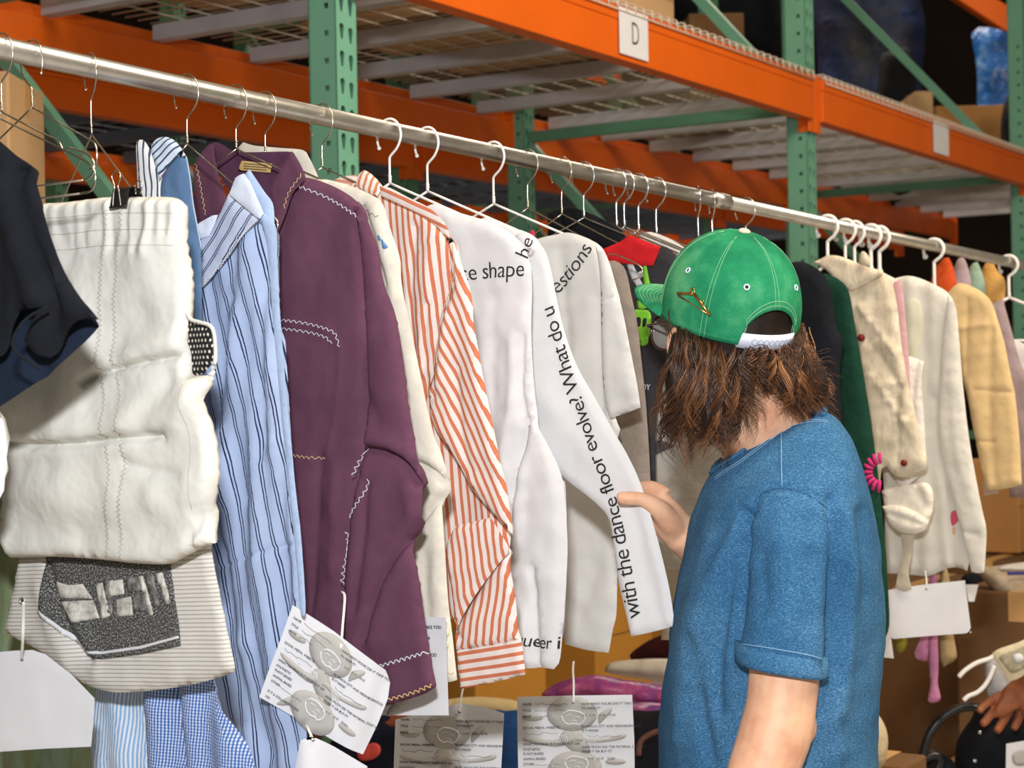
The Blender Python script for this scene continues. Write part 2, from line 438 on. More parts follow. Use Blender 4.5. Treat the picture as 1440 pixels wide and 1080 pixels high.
    def patch_geo(s, poly, eps, th, res):
        poly = np.asarray(poly, float); q = []
        for i in range(len(poly)):
            a, b = poly[i], poly[(i + 1) % len(poly)]; k = max(1, int(np.linalg.norm(b - a) / res))
            q += [a + (b - a) * t / k for t in range(k)]
        q = np.array(q); lo, hi = q.min(0), q.max(0)
        g = np.array([(x, y) for x in np.arange(lo[0], hi[0], res) for y in np.arange(lo[1], hi[1], res)]).reshape(-1, 2)
        if len(g): g = g[inside(g, q)]
        if len(g):
            dd = np.min(np.linalg.norm(g[:, None] - q[None], axis=2), axis=1); g = g[dd > res * 0.4]
        nb = len(q); r = delaunay_2d_cdt([Vector(p) for p in np.vstack([q, g])], [(i, (i + 1) % nb) for i in range(nb)], [], 1, 1e-7)
        v2 = np.array([list(p) for p in r[0]]); tri = [tuple(f) for f in r[2]]
        V = s.lift(v2, eps + th); W = s.lift(v2, eps); n = len(v2)
        ed = {}
        for f in tri:
            for i in range(3): ed[(f[i], f[(i + 1) % 3])] = 1
        F = list(tri) + [tuple(i + n for i in f[::-1]) for f in tri] + [(a, a + n, b + n, b) for (a, b) in ed if (b, a) not in ed]
        return np.vstack([V, W]), F, np.vstack([v2, v2])
    def text(s, name, txt, pts, size, mat, parent, eps=0.0012, shear=0.0, thin=0.0, space=1.0, start=0.0):
        V2, F = text_mesh(txt, size, shear, thin, space); q = s.uvpath(pts)
        L = np.r_[0, np.cumsum(np.linalg.norm(np.diff(q, axis=0), axis=1))]
        x = V2[:, 0] + start
        cx = np.interp(x, L, q[:, 0]); cy = np.interp(x, L, q[:, 1]); e = 0.004
        T = np.c_[np.interp(x + e, L, q[:, 0]) - np.interp(x - e, L, q[:, 0]), np.interp(x + e, L, q[:, 1]) - np.interp(x - e, L, q[:, 1])]
        over = x > L[-1]; Tl = (q[-1] - q[-2]) / np.linalg.norm(q[-1] - q[-2])
        T /= np.linalg.norm(T, axis=1)[:, None] + 1e-9; T[over] = Tl
        cx = cx + np.where(over, (x - L[-1]) * Tl[0], 0); cy = cy + np.where(over, (x - L[-1]) * Tl[1], 0)
        p = np.c_[cx - T[:, 1] * V2[:, 1], cy + T[:, 0] * V2[:, 1]]
        W = s.lift(p, eps); W2 = s.lift(p, eps - 0.0006); n = len(p)
        ed = {}
        for f in F:
            for i in range(len(f)): ed[(f[i], f[(i + 1) % len(f)])] = 1
        FF = list(F) + [tuple(i + n for i in f[::-1]) for f in F] + [(a, a + n, b + n, b) for (a, b) in ed if (b, a) not in ed]
        return link(name, me_from(name, np.vstack([W, W2]), FF, smooth=False), mat, parent)
_tc = {}
def text_mesh(txt, size, shear=0.0, thin=0.0, space=1.0):
    k = (txt, size, shear, thin, space)
    if k not in _tc:
        c = bpy.data.curves.new('t', 'FONT'); c.body = txt; c.size = size; c.shear = shear; c.offset = thin * size; c.resolution_u = 3; c.space_character = space
        o = bpy.data.objects.new('t', c); COL.objects.link(o); dg = bpy.context.evaluated_depsgraph_get(); dg.update()
        me = bpy.data.meshes.new_from_object(o.evaluated_get(dg)); V = mesh_co(me)[:, :2]; F = [tuple(p.vertices) for p in me.polygons]
        bpy.data.objects.remove(o); bpy.data.meshes.remove(me); bpy.data.curves.remove(c)
        _tc[k] = (V, F)
    return _tc[k]

# ------------------------------------------------------------------ the setting
def slab(name, c, hx, hy, hz, mat):
    b = MB(); b.box(c, (hx, 0, 0), (0, hy, 0), (0, 0, hz)); o = b.build(name, mat); o['kind'] = 'structure'; return o
slab('floor', (0.5, 7, -0.05), 7.5, 10, 0.05, M['concrete'])
slab('wall_back', (0.5, 17.05, 3.2), 7.5, 0.05, 3.3, M['darkwall'])
slab('wall_left', (-7.05, 7, 3.2), 0.05, 10, 3.3, M['ceil'])
slab('wall_right', (8.05, 7, 3.2), 0.05, 10, 3.3, M['ceil'])
slab('ceiling', (0.5, 7, 6.55), 7.5, 10, 0.05, M['ceil'])

# ------------------------------------------------------------------ pallet racking
RD = np.array([1.41, 2.25, 0]); BAY = 2.655; RD /= np.linalg.norm(RD); PD = np.array([-RD[1], RD[0], 0]); ZUP = np.array([0, 0, 1.0])
RA = np.array([-0.384, 3.95, 0]); DEP = 1.15
def plate(b, O, X, hw, z0, z1, holes, th=0.003):
    """sheet of steel with punched holes: O centre line, X across; holes = list of (x, z, shape)"""
    n = np.cross(X, ZUP); outer = [(-hw, z0), (hw, z0), (hw, z1), (-hw, z1)]; pts = list(outer); ed = [(0, 1), (1, 2), (2, 3), (3, 0)]; hp = []
    for x, z, sh in holes:
        q = [(x + a, z + c) for a, c in sh]; i0 = len(pts); pts += q; ed += [(i0 + i, i0 + (i + 1) % len(q)) for i in range(len(q))]; hp.append(np.array(q))
    r = delaunay_2d_cdt([Vector(p) for p in pts], ed, [], 1, 1e-6); v2 = np.array([list(p) for p in r[0]]); tri = [tuple(f) for f in r[2]]
    cen = np.array([v2[list(f)].mean(0) for f in tri]); bad = np.zeros(len(tri), bool)
    for h in hp: bad |= inside(cen, h)
    tri = [f for f, k in zip(tri, bad) if not k]; N = len(v2)
    V = [O + X * x + ZUP * z for x, z in v2] + [O + X * x + ZUP * z - n * th for x, z in v2]; es = {}
    for f in tri:
        for i in range(3): es[(f[i], f[(i + 1) % 3])] = 1
    b.add(V, tri + [tuple(i + N for i in f[::-1]) for f in tri] + [(a, a + N, c + N, c) for (a, c) in es if (c, a) not in es])
TEAR = [(0.0085 * math.cos(a), 0.009 + 0.0085 * math.sin(a)) for a in np.linspace(-0.3, math.pi + 0.3, 9)] + [(-0.0035, -0.018), (0.0035, -0.018)]
SQ = [(-.0065, -.0065), (.0065, -.0065), (.0065, .0065), (-.0065, .0065)]
def post(name, c, parent, mat, z1=4.4, zh=(1.75, 3.1)):
    b = MB(); h = 0.038; zs = np.arange(zh[0], zh[1], 0.0608)
    plate(b, c - PD * h, RD, h, 0, z1, [(x, z + (0.006 if x < 0 else 0), TEAR) for z in zs for x in (-.016, .016)])
    plate(b, c - RD * h, -PD, h, 0, z1, [(0.012, z, SQ) for z in zs]); plate(b, c + RD * h, PD, h, 0, z1, [(-0.012, z, SQ) for z in zs])
    b.box(c + PD * 0.036 - RD * 0.03, RD * 0.008, PD * 0.002, ZUP * z1 / 2 + 0); b.V[-1] += ZUP * z1 / 2
    b.box(c + PD * 0.036 + RD * 0.03, RD * 0.008, PD * 0.002, ZUP * z1 / 2); b.V[-1] += ZUP * z1 / 2
    o = b.build(name, mat, parent); return o
def frame(k, base, label, ties=(2.47, 1.25, 0.2, 3.75), mat=None, group=None):
    mat = mat or M['green']; c = base + RD * BAY * k; t = thing('upright_frame', label, 'rack frame', c, group)
    post('post', c, t, mat); post('post', c + PD * DEP, t, mat)
    for z in ties:
        b = MB(); b.bar(c + PD * .04 + ZUP * z, c + PD * (DEP - .04) + ZUP * z, .014, .02); b.build('tie', M['greend'], t)
    zz = sorted(ties)
    for a, d in ((2.52, 3.72), (1.30, 2.44)):
        b = MB(); b.bar(c + PD * .04 + ZUP * a, c + PD * (DEP - .04) + ZUP * d, .014, .019); b.build('diagonal_brace', mat, t)
    return t
frame(-1, RA, 'green rack frame standing out of view beyond the left edge', group=None)
frame(0, RA, 'green perforated rack frame rising behind the rail left of centre, teardrop slots showing', ties=(2.535, 1.25, 0.2, 3.75))
frame(1, RA, 'green rack frame above and behind the man in the cap')
frame(2, RA, 'green rack frame at the right edge of the photo')
ZB = (2.42, 2.57)
def beam(k, rear, label, base=None, zb=ZB, sign=None):
    base = RA if base is None else base
    a = base + RD * (BAY * k + 0.04) + (PD * (DEP + 0.045) if rear else -PD * 0.045); d = base + RD * (BAY * (k + 1) - 0.04) + (PD * (DEP + 0.045) if rear else -PD * 0.045)
    inn = -PD if rear else PD
    t = thing('pallet_beam', label, 'rack beam', (a + d) / 2 + ZUP * zb[0]); t['kind'] = 'thing'
    b = MB(); mid = (a + d) / 2; hl = RD * (np.linalg.norm(d - a) / 2)
    zs = zb[1] - 0.04
    b.box(mid + ZUP * (zb[0] + zs) / 2 + inn * 0.004, hl, inn * 0.026, ZUP * (zs - zb[0]) / 2)
    b.box(mid + ZUP * (zs + zb[1]) / 2 - inn * 0.011, hl, inn * 0.013, ZUP * (zb[1] - zs) / 2)
    b.build('beam_body', M['orange'], t, bevel=0.003)
    for e, s_ in ((a, -1), (d, 1)):
        b = MB(); q = e + RD * s_ * 0.012 - inn * 0.004
        b.box(q + ZUP * ((zb[0] + zb[1]) / 2 - 0.015), RD * 0.024, inn * 0.004, ZUP * (zb[1] - zb[0] + 0.05) / 2)
        b.box(q + ZUP * ((zb[0] + zb[1]) / 2 - 0.015) - RD * s_ * 0.012 + inn * .02, RD * 0.003, inn * 0.024, ZUP * (zb[1] - zb[0] + 0.05) / 2)
        b.build('end_plate', M['orange'], t, bevel=0.002)
    return t, a, d
beam(-1, True, 'orange pallet beam along the top left, behind the green perforated post')
_t, na, nb_ = beam(0, False, 'orange pallet beam overhead with a white card marked D')
_t2, na2, nb2 = beam(1, False, 'orange pallet beam overhead right of the middle green post')
beam(0, True, 'orange pallet beam behind the rail between green posts, seen under the grey deck')
beam(1, True, 'dim orange pallet beam at far right behind the rail')
beam(2, False, 'orange pallet beam running off at the top right edge'); beam(2, True, 'dim orange rear beam far beyond the right green post')
def facecard(name, a, d, px0, px1, py, label, mark):
    q = []
    for px in (px0, px1):                              # where the sight line crosses the aisle face of the beam
        r_ = ray(px, py); O = a - PD * 0.028; n = PD; tt = ((O - CAM) @ n) / (r_ @ n); q.append(CAM + r_ * tt)
    hw = np.linalg.norm((q[1] - q[0])[:2]) / 2; c = (q[0] + q[1]) / 2; c[2] = 2.50
    t = thing(name, label, 'paper sign', c); b = MB()
    b.box(c, RD * hw, PD * 0.0008, ZUP * 0.065); b.build('card', M['paper'], t)
    if mark:
        V2, F = text_mesh(mark, 0.075, 0, -0.01); V = [c + RD * (x * 0.9 - 0.018) + ZUP * (y * 1.25 - 0.03) - PD * 0.0016 for x, y in V2]
        link('lettering', me_from('lettering', V, F, smooth=False), M['ink'], t)
facecard('paper_sign', na, nb_, 871, 911, 48, 'white card lettered D taped to the overhead orange beam', 'D')
facecard('paper_sign', na2, nb2, 1313, 1334, 200, 'blank cream card on the orange beam right of the middle green post', None)

def deck(k, label, base=None, z=2.575, mat=None, chan=None, offs=0.0, density=0.052):
    base = RA if base is None else base; a = base + RD * BAY * k; L = BAY - 0.09
    t = thing('wire_deck', label, 'wire deck', a + RD * BAY / 2 + PD * DEP / 2 + ZUP * z)
    for i in range(6):
        s_ = 0.045 + L * (i + 0.5) / 6 + offs
        b = MB(); c = a + RD * s_ + PD * DEP / 2 + ZUP * (z - 0.018)
        for dx in (-0.021, 0.021): b.box(c + RD * dx, RD * 0.0012, PD * (DEP / 2 + 0.015), ZUP * 0.022)
        b.box(c - ZUP * 0.021, RD * 0.022, PD * (DEP / 2 + 0.015), ZUP * 0.0012)
        b.build('support_channel', chan or M['galv'], t)
    b = MB(); r = 0.0026; lo = -0.075; hi = DEP + 0.03
    for s_ in np.arange(0.05, BAY - 0.05, density):
        q = a + RD * s_ + ZUP * (z + 0.012)
        b.tube([q + PD * lo - ZUP * 0.03, q + PD * (lo + 0.002) - ZUP * 0.004, q + PD * (lo + 0.012), q + PD * hi], r, 5)
    for p_ in list(np.arange(-0.05, DEP, 0.1)):
        b.tube([a + RD * 0.05 + PD * p_ + ZUP * (z + 0.007), a + RD * (BAY - 0.05) + PD * p_ + ZUP * (z + 0.007)], r, 5)
    b.tube([a + RD * 0.05 + PD * lo + ZUP * (z - 0.02), a + RD * (BAY - 0.05) + PD * lo + ZUP * (z - 0.02)], r, 5)
    b.build('wire_grid', mat or M['mesh'], t, smooth=True)
deck(-1, 'grey wire deck at top left behind the green perforated post')
deck(0, 'grey wire deck with support channels, overhead in the middle')
deck(1, 'grey wire deck overhead right of the middle green post')
deck(2, 'grey wire deck past the right green post')

# second row of racking behind, its shelf lower and in shade
RB = RA + PD * (DEP + 0.30) - RD * 0.35
M['galv_shaded'] = plain('shaded_zinc_steel', (96, 108, 128), 0.55, 0.3, 0.4, 0.12, 9)  # darker blue-grey copy of the zinc steel, shade put into its colour
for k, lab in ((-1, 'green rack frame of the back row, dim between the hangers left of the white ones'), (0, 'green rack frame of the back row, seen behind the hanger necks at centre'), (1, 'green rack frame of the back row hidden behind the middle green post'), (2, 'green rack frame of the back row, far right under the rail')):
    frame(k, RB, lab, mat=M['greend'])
for k, lab in ((-1, 'shaded orange beam of the back row at left under the rail'), (0, 'shaded orange beam of the back row under the rail at centre'), (1, 'shaded orange beam of the back row at right'), (2, 'shaded orange beam of the back row at far right')):
    beam(k, False, lab, RB, (2.34, 2.47)); beam(k, True, lab.replace('beam', 'rear beam'), RB, (2.34, 2.47))
    deck(k, 'dull blue-grey wire deck of the back row, ' + ('left under the rail', 'centre under the rail', 'right of the middle post', 'far right')[k + 1], RB, 2.478, M['galv_shaded'], M['galv_shaded'], density=0.10)

# ------------------------------------------------------------------ boxes
def cbox(label, c, sx, sy, sz, mat=None, rot=None, group=None, name='cardboard_box', cat='box', tape=True):
    """c = centre of the base"""
    c = np.asarray(c, float); X = RD if rot is None else np.array([math.cos(rot), math.sin(rot), 0]); Y = np.array([-X[1], X[0], 0])
    t = thing(name, label, cat, c, group); b = MB()
    b.box(c + ZUP * sz / 2, X * sx / 2, Y * sy / 2, ZUP * (sz / 2 - .001)); b.build('carton', mat or M['card'], t, bevel=0.006)
    if tape:
        b = MB(); b.box(c + ZUP * (sz), X * sx / 2 * 0.99, Y * 0.024, ZUP * 0.0006)
        for s_ in (-1, 1): b.box(c + ZUP * (sz - 0.04) + X * s_ * (sx / 2 + .0003), X * 0.0006, Y * 0.024, ZUP * 0.04)
        b.build('tape', M['tape'], t)
        b = MB(); b.box(c + ZUP * (sz * 0.5) - Y * (sy / 2 + .0003), X * sx / 2, Y * 0.0005, ZUP * 0.0012); b.build('flap_seam', M['ink'], t)
    return t
DK = lambda s_, p_: RA + RD * s_ + PD * p_ + ZUP * 2.592
for s_, p_, x, y, z, lab in ((-1.75, .62, .5, .8, .4, 'tan carton on the top left deck farthest from the post'), (-0.95, .5, .55, .75, .45, 'tan carton on the deck just left of the perforated post'),
                             (0.62, .66, .62, .6, .42, 'tan carton on the overhead deck just right of the perforated post'), (1.3, .58, .5, .7, .36, 'tan carton in the middle of the overhead deck'),
                             (1.95, .6, .48, .7, .40, 'tan carton on the overhead deck before the middle post')):
    cbox(lab, DK(s_, p_), x, y, z, M['cardlight'])
# ------------------------------------------------------------------ the garment rail
R0 = P(0, 67.5, 2.05); RVP = ray(2500, 598.0); RR = 0.01335
def railpt(px):
    lo, hi = -2.0, 12.0
    for _ in range(60):
        s_ = (lo + hi) / 2
        if proj(R0 + RVP * s_)[0] < px: lo = s_
        else: hi = s_
    return R0 + RVP * s_
rd = RVP / np.linalg.norm(RVP); U0 = np.array([rd[1], -rd[0], 0]); U0 /= np.linalg.norm(U0)
rail = thing('garment_rail', 'long round steel garment rail carrying every hanger', 'clothes rail', R0)
b = MB(); b.tube([R0 - rd * 0.9, railpt(1010)], RR, 28); b.build('tube', M['steel'], rail, smooth=True)
b = MB(); b.tube([railpt(1008), railpt(1440) + rd * 1.6], RR * 0.98, 28); b.build('tube', M['steel'], rail, smooth=True)
b = MB(); b.tube([railpt(1002), railpt(1022)], RR * 1.14, 28); b.build('coupling', M['steel'], rail, smooth=True)
for q in (R0 - rd * 0.85, railpt(1440) + rd * 1.5):
    b = MB(); b.tube([q - ZUP * (q[2] - 0.0), q - ZUP * RR * 0.5], 0.016, 14); b.build('upright', M['steel'], rail, smooth=True)

def hplane(px, ang=0.0):
    a = math.radians(ang); U = np.array([U0[0] * math.cos(a) - U0[1] * math.sin(a), U0[0] * math.sin(a) + U0[1] * math.cos(a), 0])
    return Plane(railpt(px), U)
HOOKP = [(-.0185, -.0245), (-.0215, -.014), (-.0205, .001), (-.0125, .0128), (0, .0172), (.012, .013), (.0195, .002), (.021, -.012), (.014, -.027), (.002, -.038), (.0, -.046), (.0, -.071)]
HANG = []
def hanger(px, label, ang=0.0, mat='wire', r=0.0011, w=0.205, drop=0.088, neck=0.071, bar=True, notch=False, flip=False, group=None, tipball=True, kind='wire_hanger', bend=0.0):
    pl = hplane(px, ang); sgn = -1.0 if flip else 1.0
    t = thing(kind, label, 'hanger', pl.O, group); c = lambda pts: np.array([pl.at(u * sgn, v - 0.0 , bend * v) for u, v in pts])
    hk = [(u, v if v > -.05 else v - (neck - .071)) for u, v in HOOKP]
    hk = [(u * (RR + r) / .0146 if v > -.03 else u, v) for u, v in hk]
    b = MB(); b.tube(c(crom(hk, 6)), r, 8)
    if tipball: b.add(*ell(c([hk[0]])[0], (r * 1.7, 0, 0), (0, r * 1.7, 0), (0, 0, r * 1.7), 8, 6))
    b.build('hook', M[mat], t, smooth=True)
    n = -neck; e = n - drop
    if notch:
        R = [(0, n), (w * .45, n - drop * .5), (w * .62, n - drop * .68), (w * .68, n - drop * .9), (w * .74, n - drop * .84), (w * .93, n - drop * 1.0), (w, e - .012), (w * .975, e - .024), (w * .9, e - .028)]
    else:
        R = [(0, n), (w * .5, n - drop * .5), (w * .86, n - drop * .86), (w * .97, e), (w, e - .014), (w * .965, e - .026), (w * .88, e - .028)]
    Lf = [(-u, v) for u, v in R]
    b = MB(); b.tube(c(crom(R, 4)), r, 8); b.tube(c(crom(Lf, 4)), r, 8); b.build('shoulder', M[mat], t, smooth=True)
    if bar:
        b = MB(); b.tube(c([(-w * .88, e - .028), (w * .88, e - .028)]), r, 8); b.build('bar', M[mat], t, smooth=True)
    b = MB(); b.tube(c(crom([(0.0015 * math.cos(a * 2.2), n + 0.002 + a * 0.0013) for a in range(9)], 3)), r * 1.05, 6); b.build('neck_twist', M[mat], t, smooth=True)
    return t, pl
G_WHITE = None
hanger(-42, 'brass-tinted wire hanger leftmost on the rail, its black shirt half out of the picture')
hanger(1, 'bare wire hanger with notched shoulders carrying the clipped cream trousers', notch=True, neck=.074, drop=.062, w=.155)
hanger(44, 'wire hanger whose hook tip shows in front of the rail near its left end', flip=True, ang=-4, drop=.055, w=.12, neck=.062, bar=False)
hanger(127, 'wire hanger twisted edge-on to the rail above the cream trousers', ang=-22, drop=.085, neck=.082, w=.14, bar=False)
hanger(262, 'wire hanger with notched shoulders through the pale blue striped shirt', notch=True, ang=2, neck=.073, drop=.10, w=.15)
hanger(331, 'wire hanger inside the purple shirt collar', neck=.068, ang=0)
hanger(372, 'wire hanger standing in the cream shirt just behind the purple one', neck=.068)
hanger(452, 'wire hanger to the right of the perforated post, holding the orange striped shirt', neck=.072)
hanger(547, 'thick white hanger just left of the other white one, behind the orange striped collar', mat='whitewire', r=.0019, neck=.078)
hanger(600, 'thick white hanger over the white shirt with printed sleeve', mat='whitewire', r=.0019, neck=.080)
hanger(693, 'thick white hanger, rightmost of the three, over the white tee', mat='whitewire', r=.0019, neck=.082)
hanger(741, 'wire hanger just right of the three thick white ones', neck=.079, ang=3, notch=True, w=.21, drop=.10)
hanger(789, 'wire hanger, second to the right of the thick white ones, curling over the red collar', neck=.079, ang=0, notch=True, w=.215, drop=.10)
hanger(820, 'chromed hanger hook standing alone between two wire hangers', mat='silverwire', neck=.079, ang=6)
hanger(866, 'chromed hanger, first of the close four left of the green cap', mat='silverwire', r=.0015, neck=.085, ang=-3)
hanger(877, 'chromed hanger, second of the close four left of the green cap', mat='silverwire', r=.0015, neck=.083, ang=2)
hanger(897, 'chromed hanger, third of the close four left of the green cap', mat='silverwire', r=.0015, neck=.085, ang=0)
hanger(922, 'chromed hanger, last of the close four, beside the green cap', mat='silverwire', r=.0015, neck=.085, ang=0)
hanger(981, 'dull steel hanger above the green cap brim, hook side-on', mat='silverwire', neck=.085, ang=-46, r=.0014)
hanger(1001, 'dull steel hanger above the green cap, next to the rail coupling', mat='silverwire', neck=.085, ang=-46, r=.0014)
hanger(1048, 'steel hanger whose hook rises directly behind the cap button', mat='wire', neck=.085, ang=4, r=.0014, w=.17)
hanger(1163, 'white plastic hanger, leftmost of the five right of the green post, in the cream blouse', mat='whitewire', r=.0036, neck=.085, kind='plastic_hanger', w=.12)
hanger(1188, 'white plastic hanger, second of the five right of the green post', mat='whitewire', r=.0034, neck=.085, kind='plastic_hanger', ang=2, w=.12)
hanger(1201, 'white plastic hanger, third of the five right of the green post', mat='whitewire', r=.0034, neck=.085, kind='plastic_hanger', ang=-2, w=.12)
hanger(1224, 'white plastic hanger, fourth of the five right of the green post', mat='whitewire', r=.0044, neck=.088, kind='plastic_hanger', ang=-5, w=.17)
hanger(1236, 'white plastic hanger, last of the five right of the green post', mat='whitewire', r=.0044, neck=.088, kind='plastic_hanger', ang=-5, w=.17)
hanger(1313, 'white plastic hanger holding the straw-coloured jacket', mat='whitewire', r=.004, neck=.105, kind='plastic_hanger', w=.14)
hanger(1418, 'pale plastic hanger near the right end of the rail', mat='whitewire', r=.004, neck=.095, kind='plastic_hanger')

# ------------------------------------------------------------------ garments, left to right
INK = M['ink']
# black short-sleeved shirt, nearest the camera at the left edge
pl = hplane(-60)
g = thing('black_shirt', 'black short-sleeved shirt cut off by the left edge, in front of the cream trousers', 'shirt', pl.O)
Cloth('body', pl, [(-60, 180), (-20, 188), (5, 205), (25, 240), (10, 300), (-10, 400), (-40, 540), (-60, 900), (-330, 900), (-330, 300), (-200, 190)], M['blackcloth'], g, b=0.04, T=.02, res=.014)
Cloth('sleeve_lining', pl, [(-70, 300), (30, 300), (70, 360), (100, 400), (137, 452), (134, 466), (105, 494), (70, 524), (36, 548), (0, 572), (-30, 588), (-70, 600)], M['darknavy'], g, b=0.05, T=.006, res=.011, folds=[([(60, 520), (20, 420)], -6, 12)])
Cloth('sleeve', pl, [(-70, 205), (-20, 190), (2, 200), (24, 220), (46, 238), (51, 256), (60, 290), (69, 322), (96, 382), (138, 450), (120, 448), (104, 456), (86, 472), (74, 492), (64, 503), (48, 497), (36, 480), (44, 455), (68, 432), (30, 436), (16, 462), (8, 492), (-10, 505), (-70, 520)], M['blackcloth'], g, b=0.075, T=.012, res=.009,
      folds=[([(30, 250), (60, 340), (80, 420), (70, 490)], -12, 13), ([(8, 260), (26, 242), (46, 240)], -3, 4), ([(40, 270), (70, 350), (110, 430)], 9, 12), ([(10, 270), (35, 360), (60, 430)], 8, 14), ([(-10, 300), (0, 400), (0, 480)], -6, 12)])
b = MB(); cs = crom([P(68, 431, 1.775), P(40, 446, 1.77), (P(22, 468, 1.765)), P(18, 488, 1.765), P(34, 504, 1.77), P(55, 519, 1.775)], 6); b.tube(cs, .0016, 6); b.build('hem_binding', M['blackcloth'], g, smooth=True)
# white item whose edge shows at the left border
pl = hplane(-48)
g = tag(Cloth('white_shirt', pl, [(-200, 570), (-20, 575), (2, 590), (9, 630), (6, 680), (-2, 705), (-60, 740), (-200, 740)], fabric('white_cotton_edge', (232, 232, 234)), None, b=0.03, T=.02, res=.02).ob, 'white cloth edge peeping in at the left border below the black sleeve', 'shirt')

# pale green garment bag low at the left
pl = hplane(140)
t_ = NT('olive_green_film', .35, 0, srgb(122, 138, 104)); f_ = t_.noise(t_.scaled(t_.coord('Object'), 9, 9, 2.5), 1.5, 4, .65)
t_.color(t_.ramp(f_, [(.3, srgb(78, 92, 66)), (.5, srgb(128, 142, 108)), (.72, srgb(150, 190, 178))]))
g = tag(Cloth('garment_bag', pl, [(-250, 640), (-20, 640), (20, 650), (60, 700), (110, 800), (128, 900), (131, 1000), (129, 1200), (-250, 1200)], t_.m, None, b=-0.03, T=.012, res=.02, pleats=[(4, .12, .006)]).ob, 'mottled olive and mint green hanging cloth low at the left, behind the blank tag', 'garment')

# cream trousers folded on a hanger
pl = hplane(50)
creamp = fabric('cream_nylon', (212, 211, 204), .05, 10, 900, .2, .75, wrinkle=0.9, wscale=14)
g = thing('cream_trousers', 'cream drawstring trousers folded over and clipped to a hanger with a black binder clip', 'trousers', pl.O)
gath = [([(x, 283 + (8 if x < 100 else 0)), (x + random.uniform(-3, 3), 318), (x + random.uniform(-6, 6), 300 + random.uniform(30, 66))], random.uniform(.8, 2.4) * (-1) ** i, 4.5) for i, x in enumerate(np.arange(66, 258, 9.5) + np.random.default_rng(2).uniform(-3.5, 3.5, 21)[:len(np.arange(66, 258, 9.5))])]
trs = Cloth('waist_and_legs', pl, [(58, 290), (64, 286), (84, 285), (105, 283), (135, 279), (158, 277), (200, 277), (236, 277), (254, 281), (260, 290), (260, 340), (262, 400), (263, 446), (268, 500), (272, 528), (298, 528), (303, 508), (300, 540), (295, 568), (298, 600), (303, 630), (306, 660), (305, 684), (297, 716), (295, 735), (301, 764), (286, 769), (262, 782), (236, 793), (190, 792), (150, 788), (80, 783), (14, 784), (7, 772), (2, 742), (7, 695), (8, 640), (4, 590), (0, 540), (20, 420), (44, 310)],
            creamp, g, b=0.0, T=.022, edge=.03, res=.0075, wr=.0024, wsc=6,
            folds=gath + [([(8, 623), (60, 625), (120, 623), (170, 617), (205, 614), (240, 612)], -15, 4), ([(20, 605), (120, 608), (200, 596), (280, 560)], 13, 20), ([(130, 536), (150, 526), (185, 516), (262, 499)], -12, 3.5), ([(150, 515), (200, 500), (255, 480)], 8, 12),
                          ([(190, 650), (225, 662), (262, 668)], -4, 6), ([(120, 420), (108, 560)], 8, 25), ([(250, 540), (215, 600)], -5, 12), ([(285, 560), (262, 600)], 6, 10), ([(170, 470), (220, 440), (255, 390)], -8, 25), ([(220, 350), (235, 420)], 5, 22),
                          ([(60, 690), (150, 705), (270, 690)], 8, 22), ([(30, 740), (130, 752), (280, 735)], -7, 18), ([(290, 720), (275, 764)], -6, 6), ([(281, 735), (283, 764)], 4, 5), ([(90, 330), (110, 480)], -3, 22), ([(230, 700), (268, 745)], 4, 16)])
stc = plain('beige_thread', (168, 158, 138), .9)
for ln in ([(162, 296), (157, 360), (150, 480), (155, 520)], [(183, 296), (178, 360), (167, 470), (175, 512)], [(156, 526), (163, 590), (164, 616)], [(177, 520), (188, 590), (186, 612)], [(168, 624), (168, 690), (160, 740), (158, 785)], [(190, 622), (187, 690), (180, 740), (179, 786)]):
    trs.stitch('zigzag_stitching', ln, stc, g, pitch=.0056, amp=.0024, r=.0004, kind='zigzag')
for y_ in (0, 23, 45):
    trs.stitch('waistband_stitching', [(70, 308 + y_), (110, 306 + y_), (160, 301 + y_), (255, 301 + y_)], stc, g, r=.00016, kind='line', pitch=.004)
trs.stitch('seam', [(277, 540), (280, 640), (282, 715)], stc, g, r=.0003, kind='line')
# mesh pocket
t_ = NT('black_pocket_mesh', .8, 0, srgb(24, 24, 26)); uv_ = t_.coord('UV'); sp_ = t_.n('ShaderNodeSeparateXYZ'); t_.t.links.new(uv_, sp_.inputs[0])
ry = t_.math('FRACT', t_.math('DIVIDE', sp_.outputs[1], .0062)); row = t_.math('FLOOR', t_.math('DIVIDE', sp_.outputs[1], .0062))
rx = t_.math('FRACT', t_.math('ADD', t_.math('DIVIDE', sp_.outputs[0], .0056), t_.math('MULTIPLY', t_.math('MODULO', row, 2.0), .5)))
dx_, dy_ = t_.math('SUBTRACT', rx, .5), t_.math('SUBTRACT', ry, .5)
dm = t_.math('LESS_THAN', t_.math('ADD', t_.math('MULTIPLY', dx_, dx_), t_.math('MULTIPLY', t_.math('MULTIPLY', dy_, dy_), .5)), .035)
t_.color(t_.mix(dm, srgb(24, 24, 26), srgb(215, 208, 194)))
Cloth('mesh_pocket', pl, [(258, 446), (268, 450), (297, 458), (303, 482), (303, 506), (288, 524), (272, 531), (266, 510), (258, 496)], t_.m, g, b=-.004, T=.006, edge=.01, res=.007, round_=False)
b = MB(); b.tube(crom([pl.at(*pl.hit(x, y, .006), .006) for x, y in [(263, 440), (268, 449), (280, 453), (295, 458), (301, 470), (303, 495), (302, 512)]], 5), .0022, 6); b.build('pocket_binding', creamp, g, smooth=True)
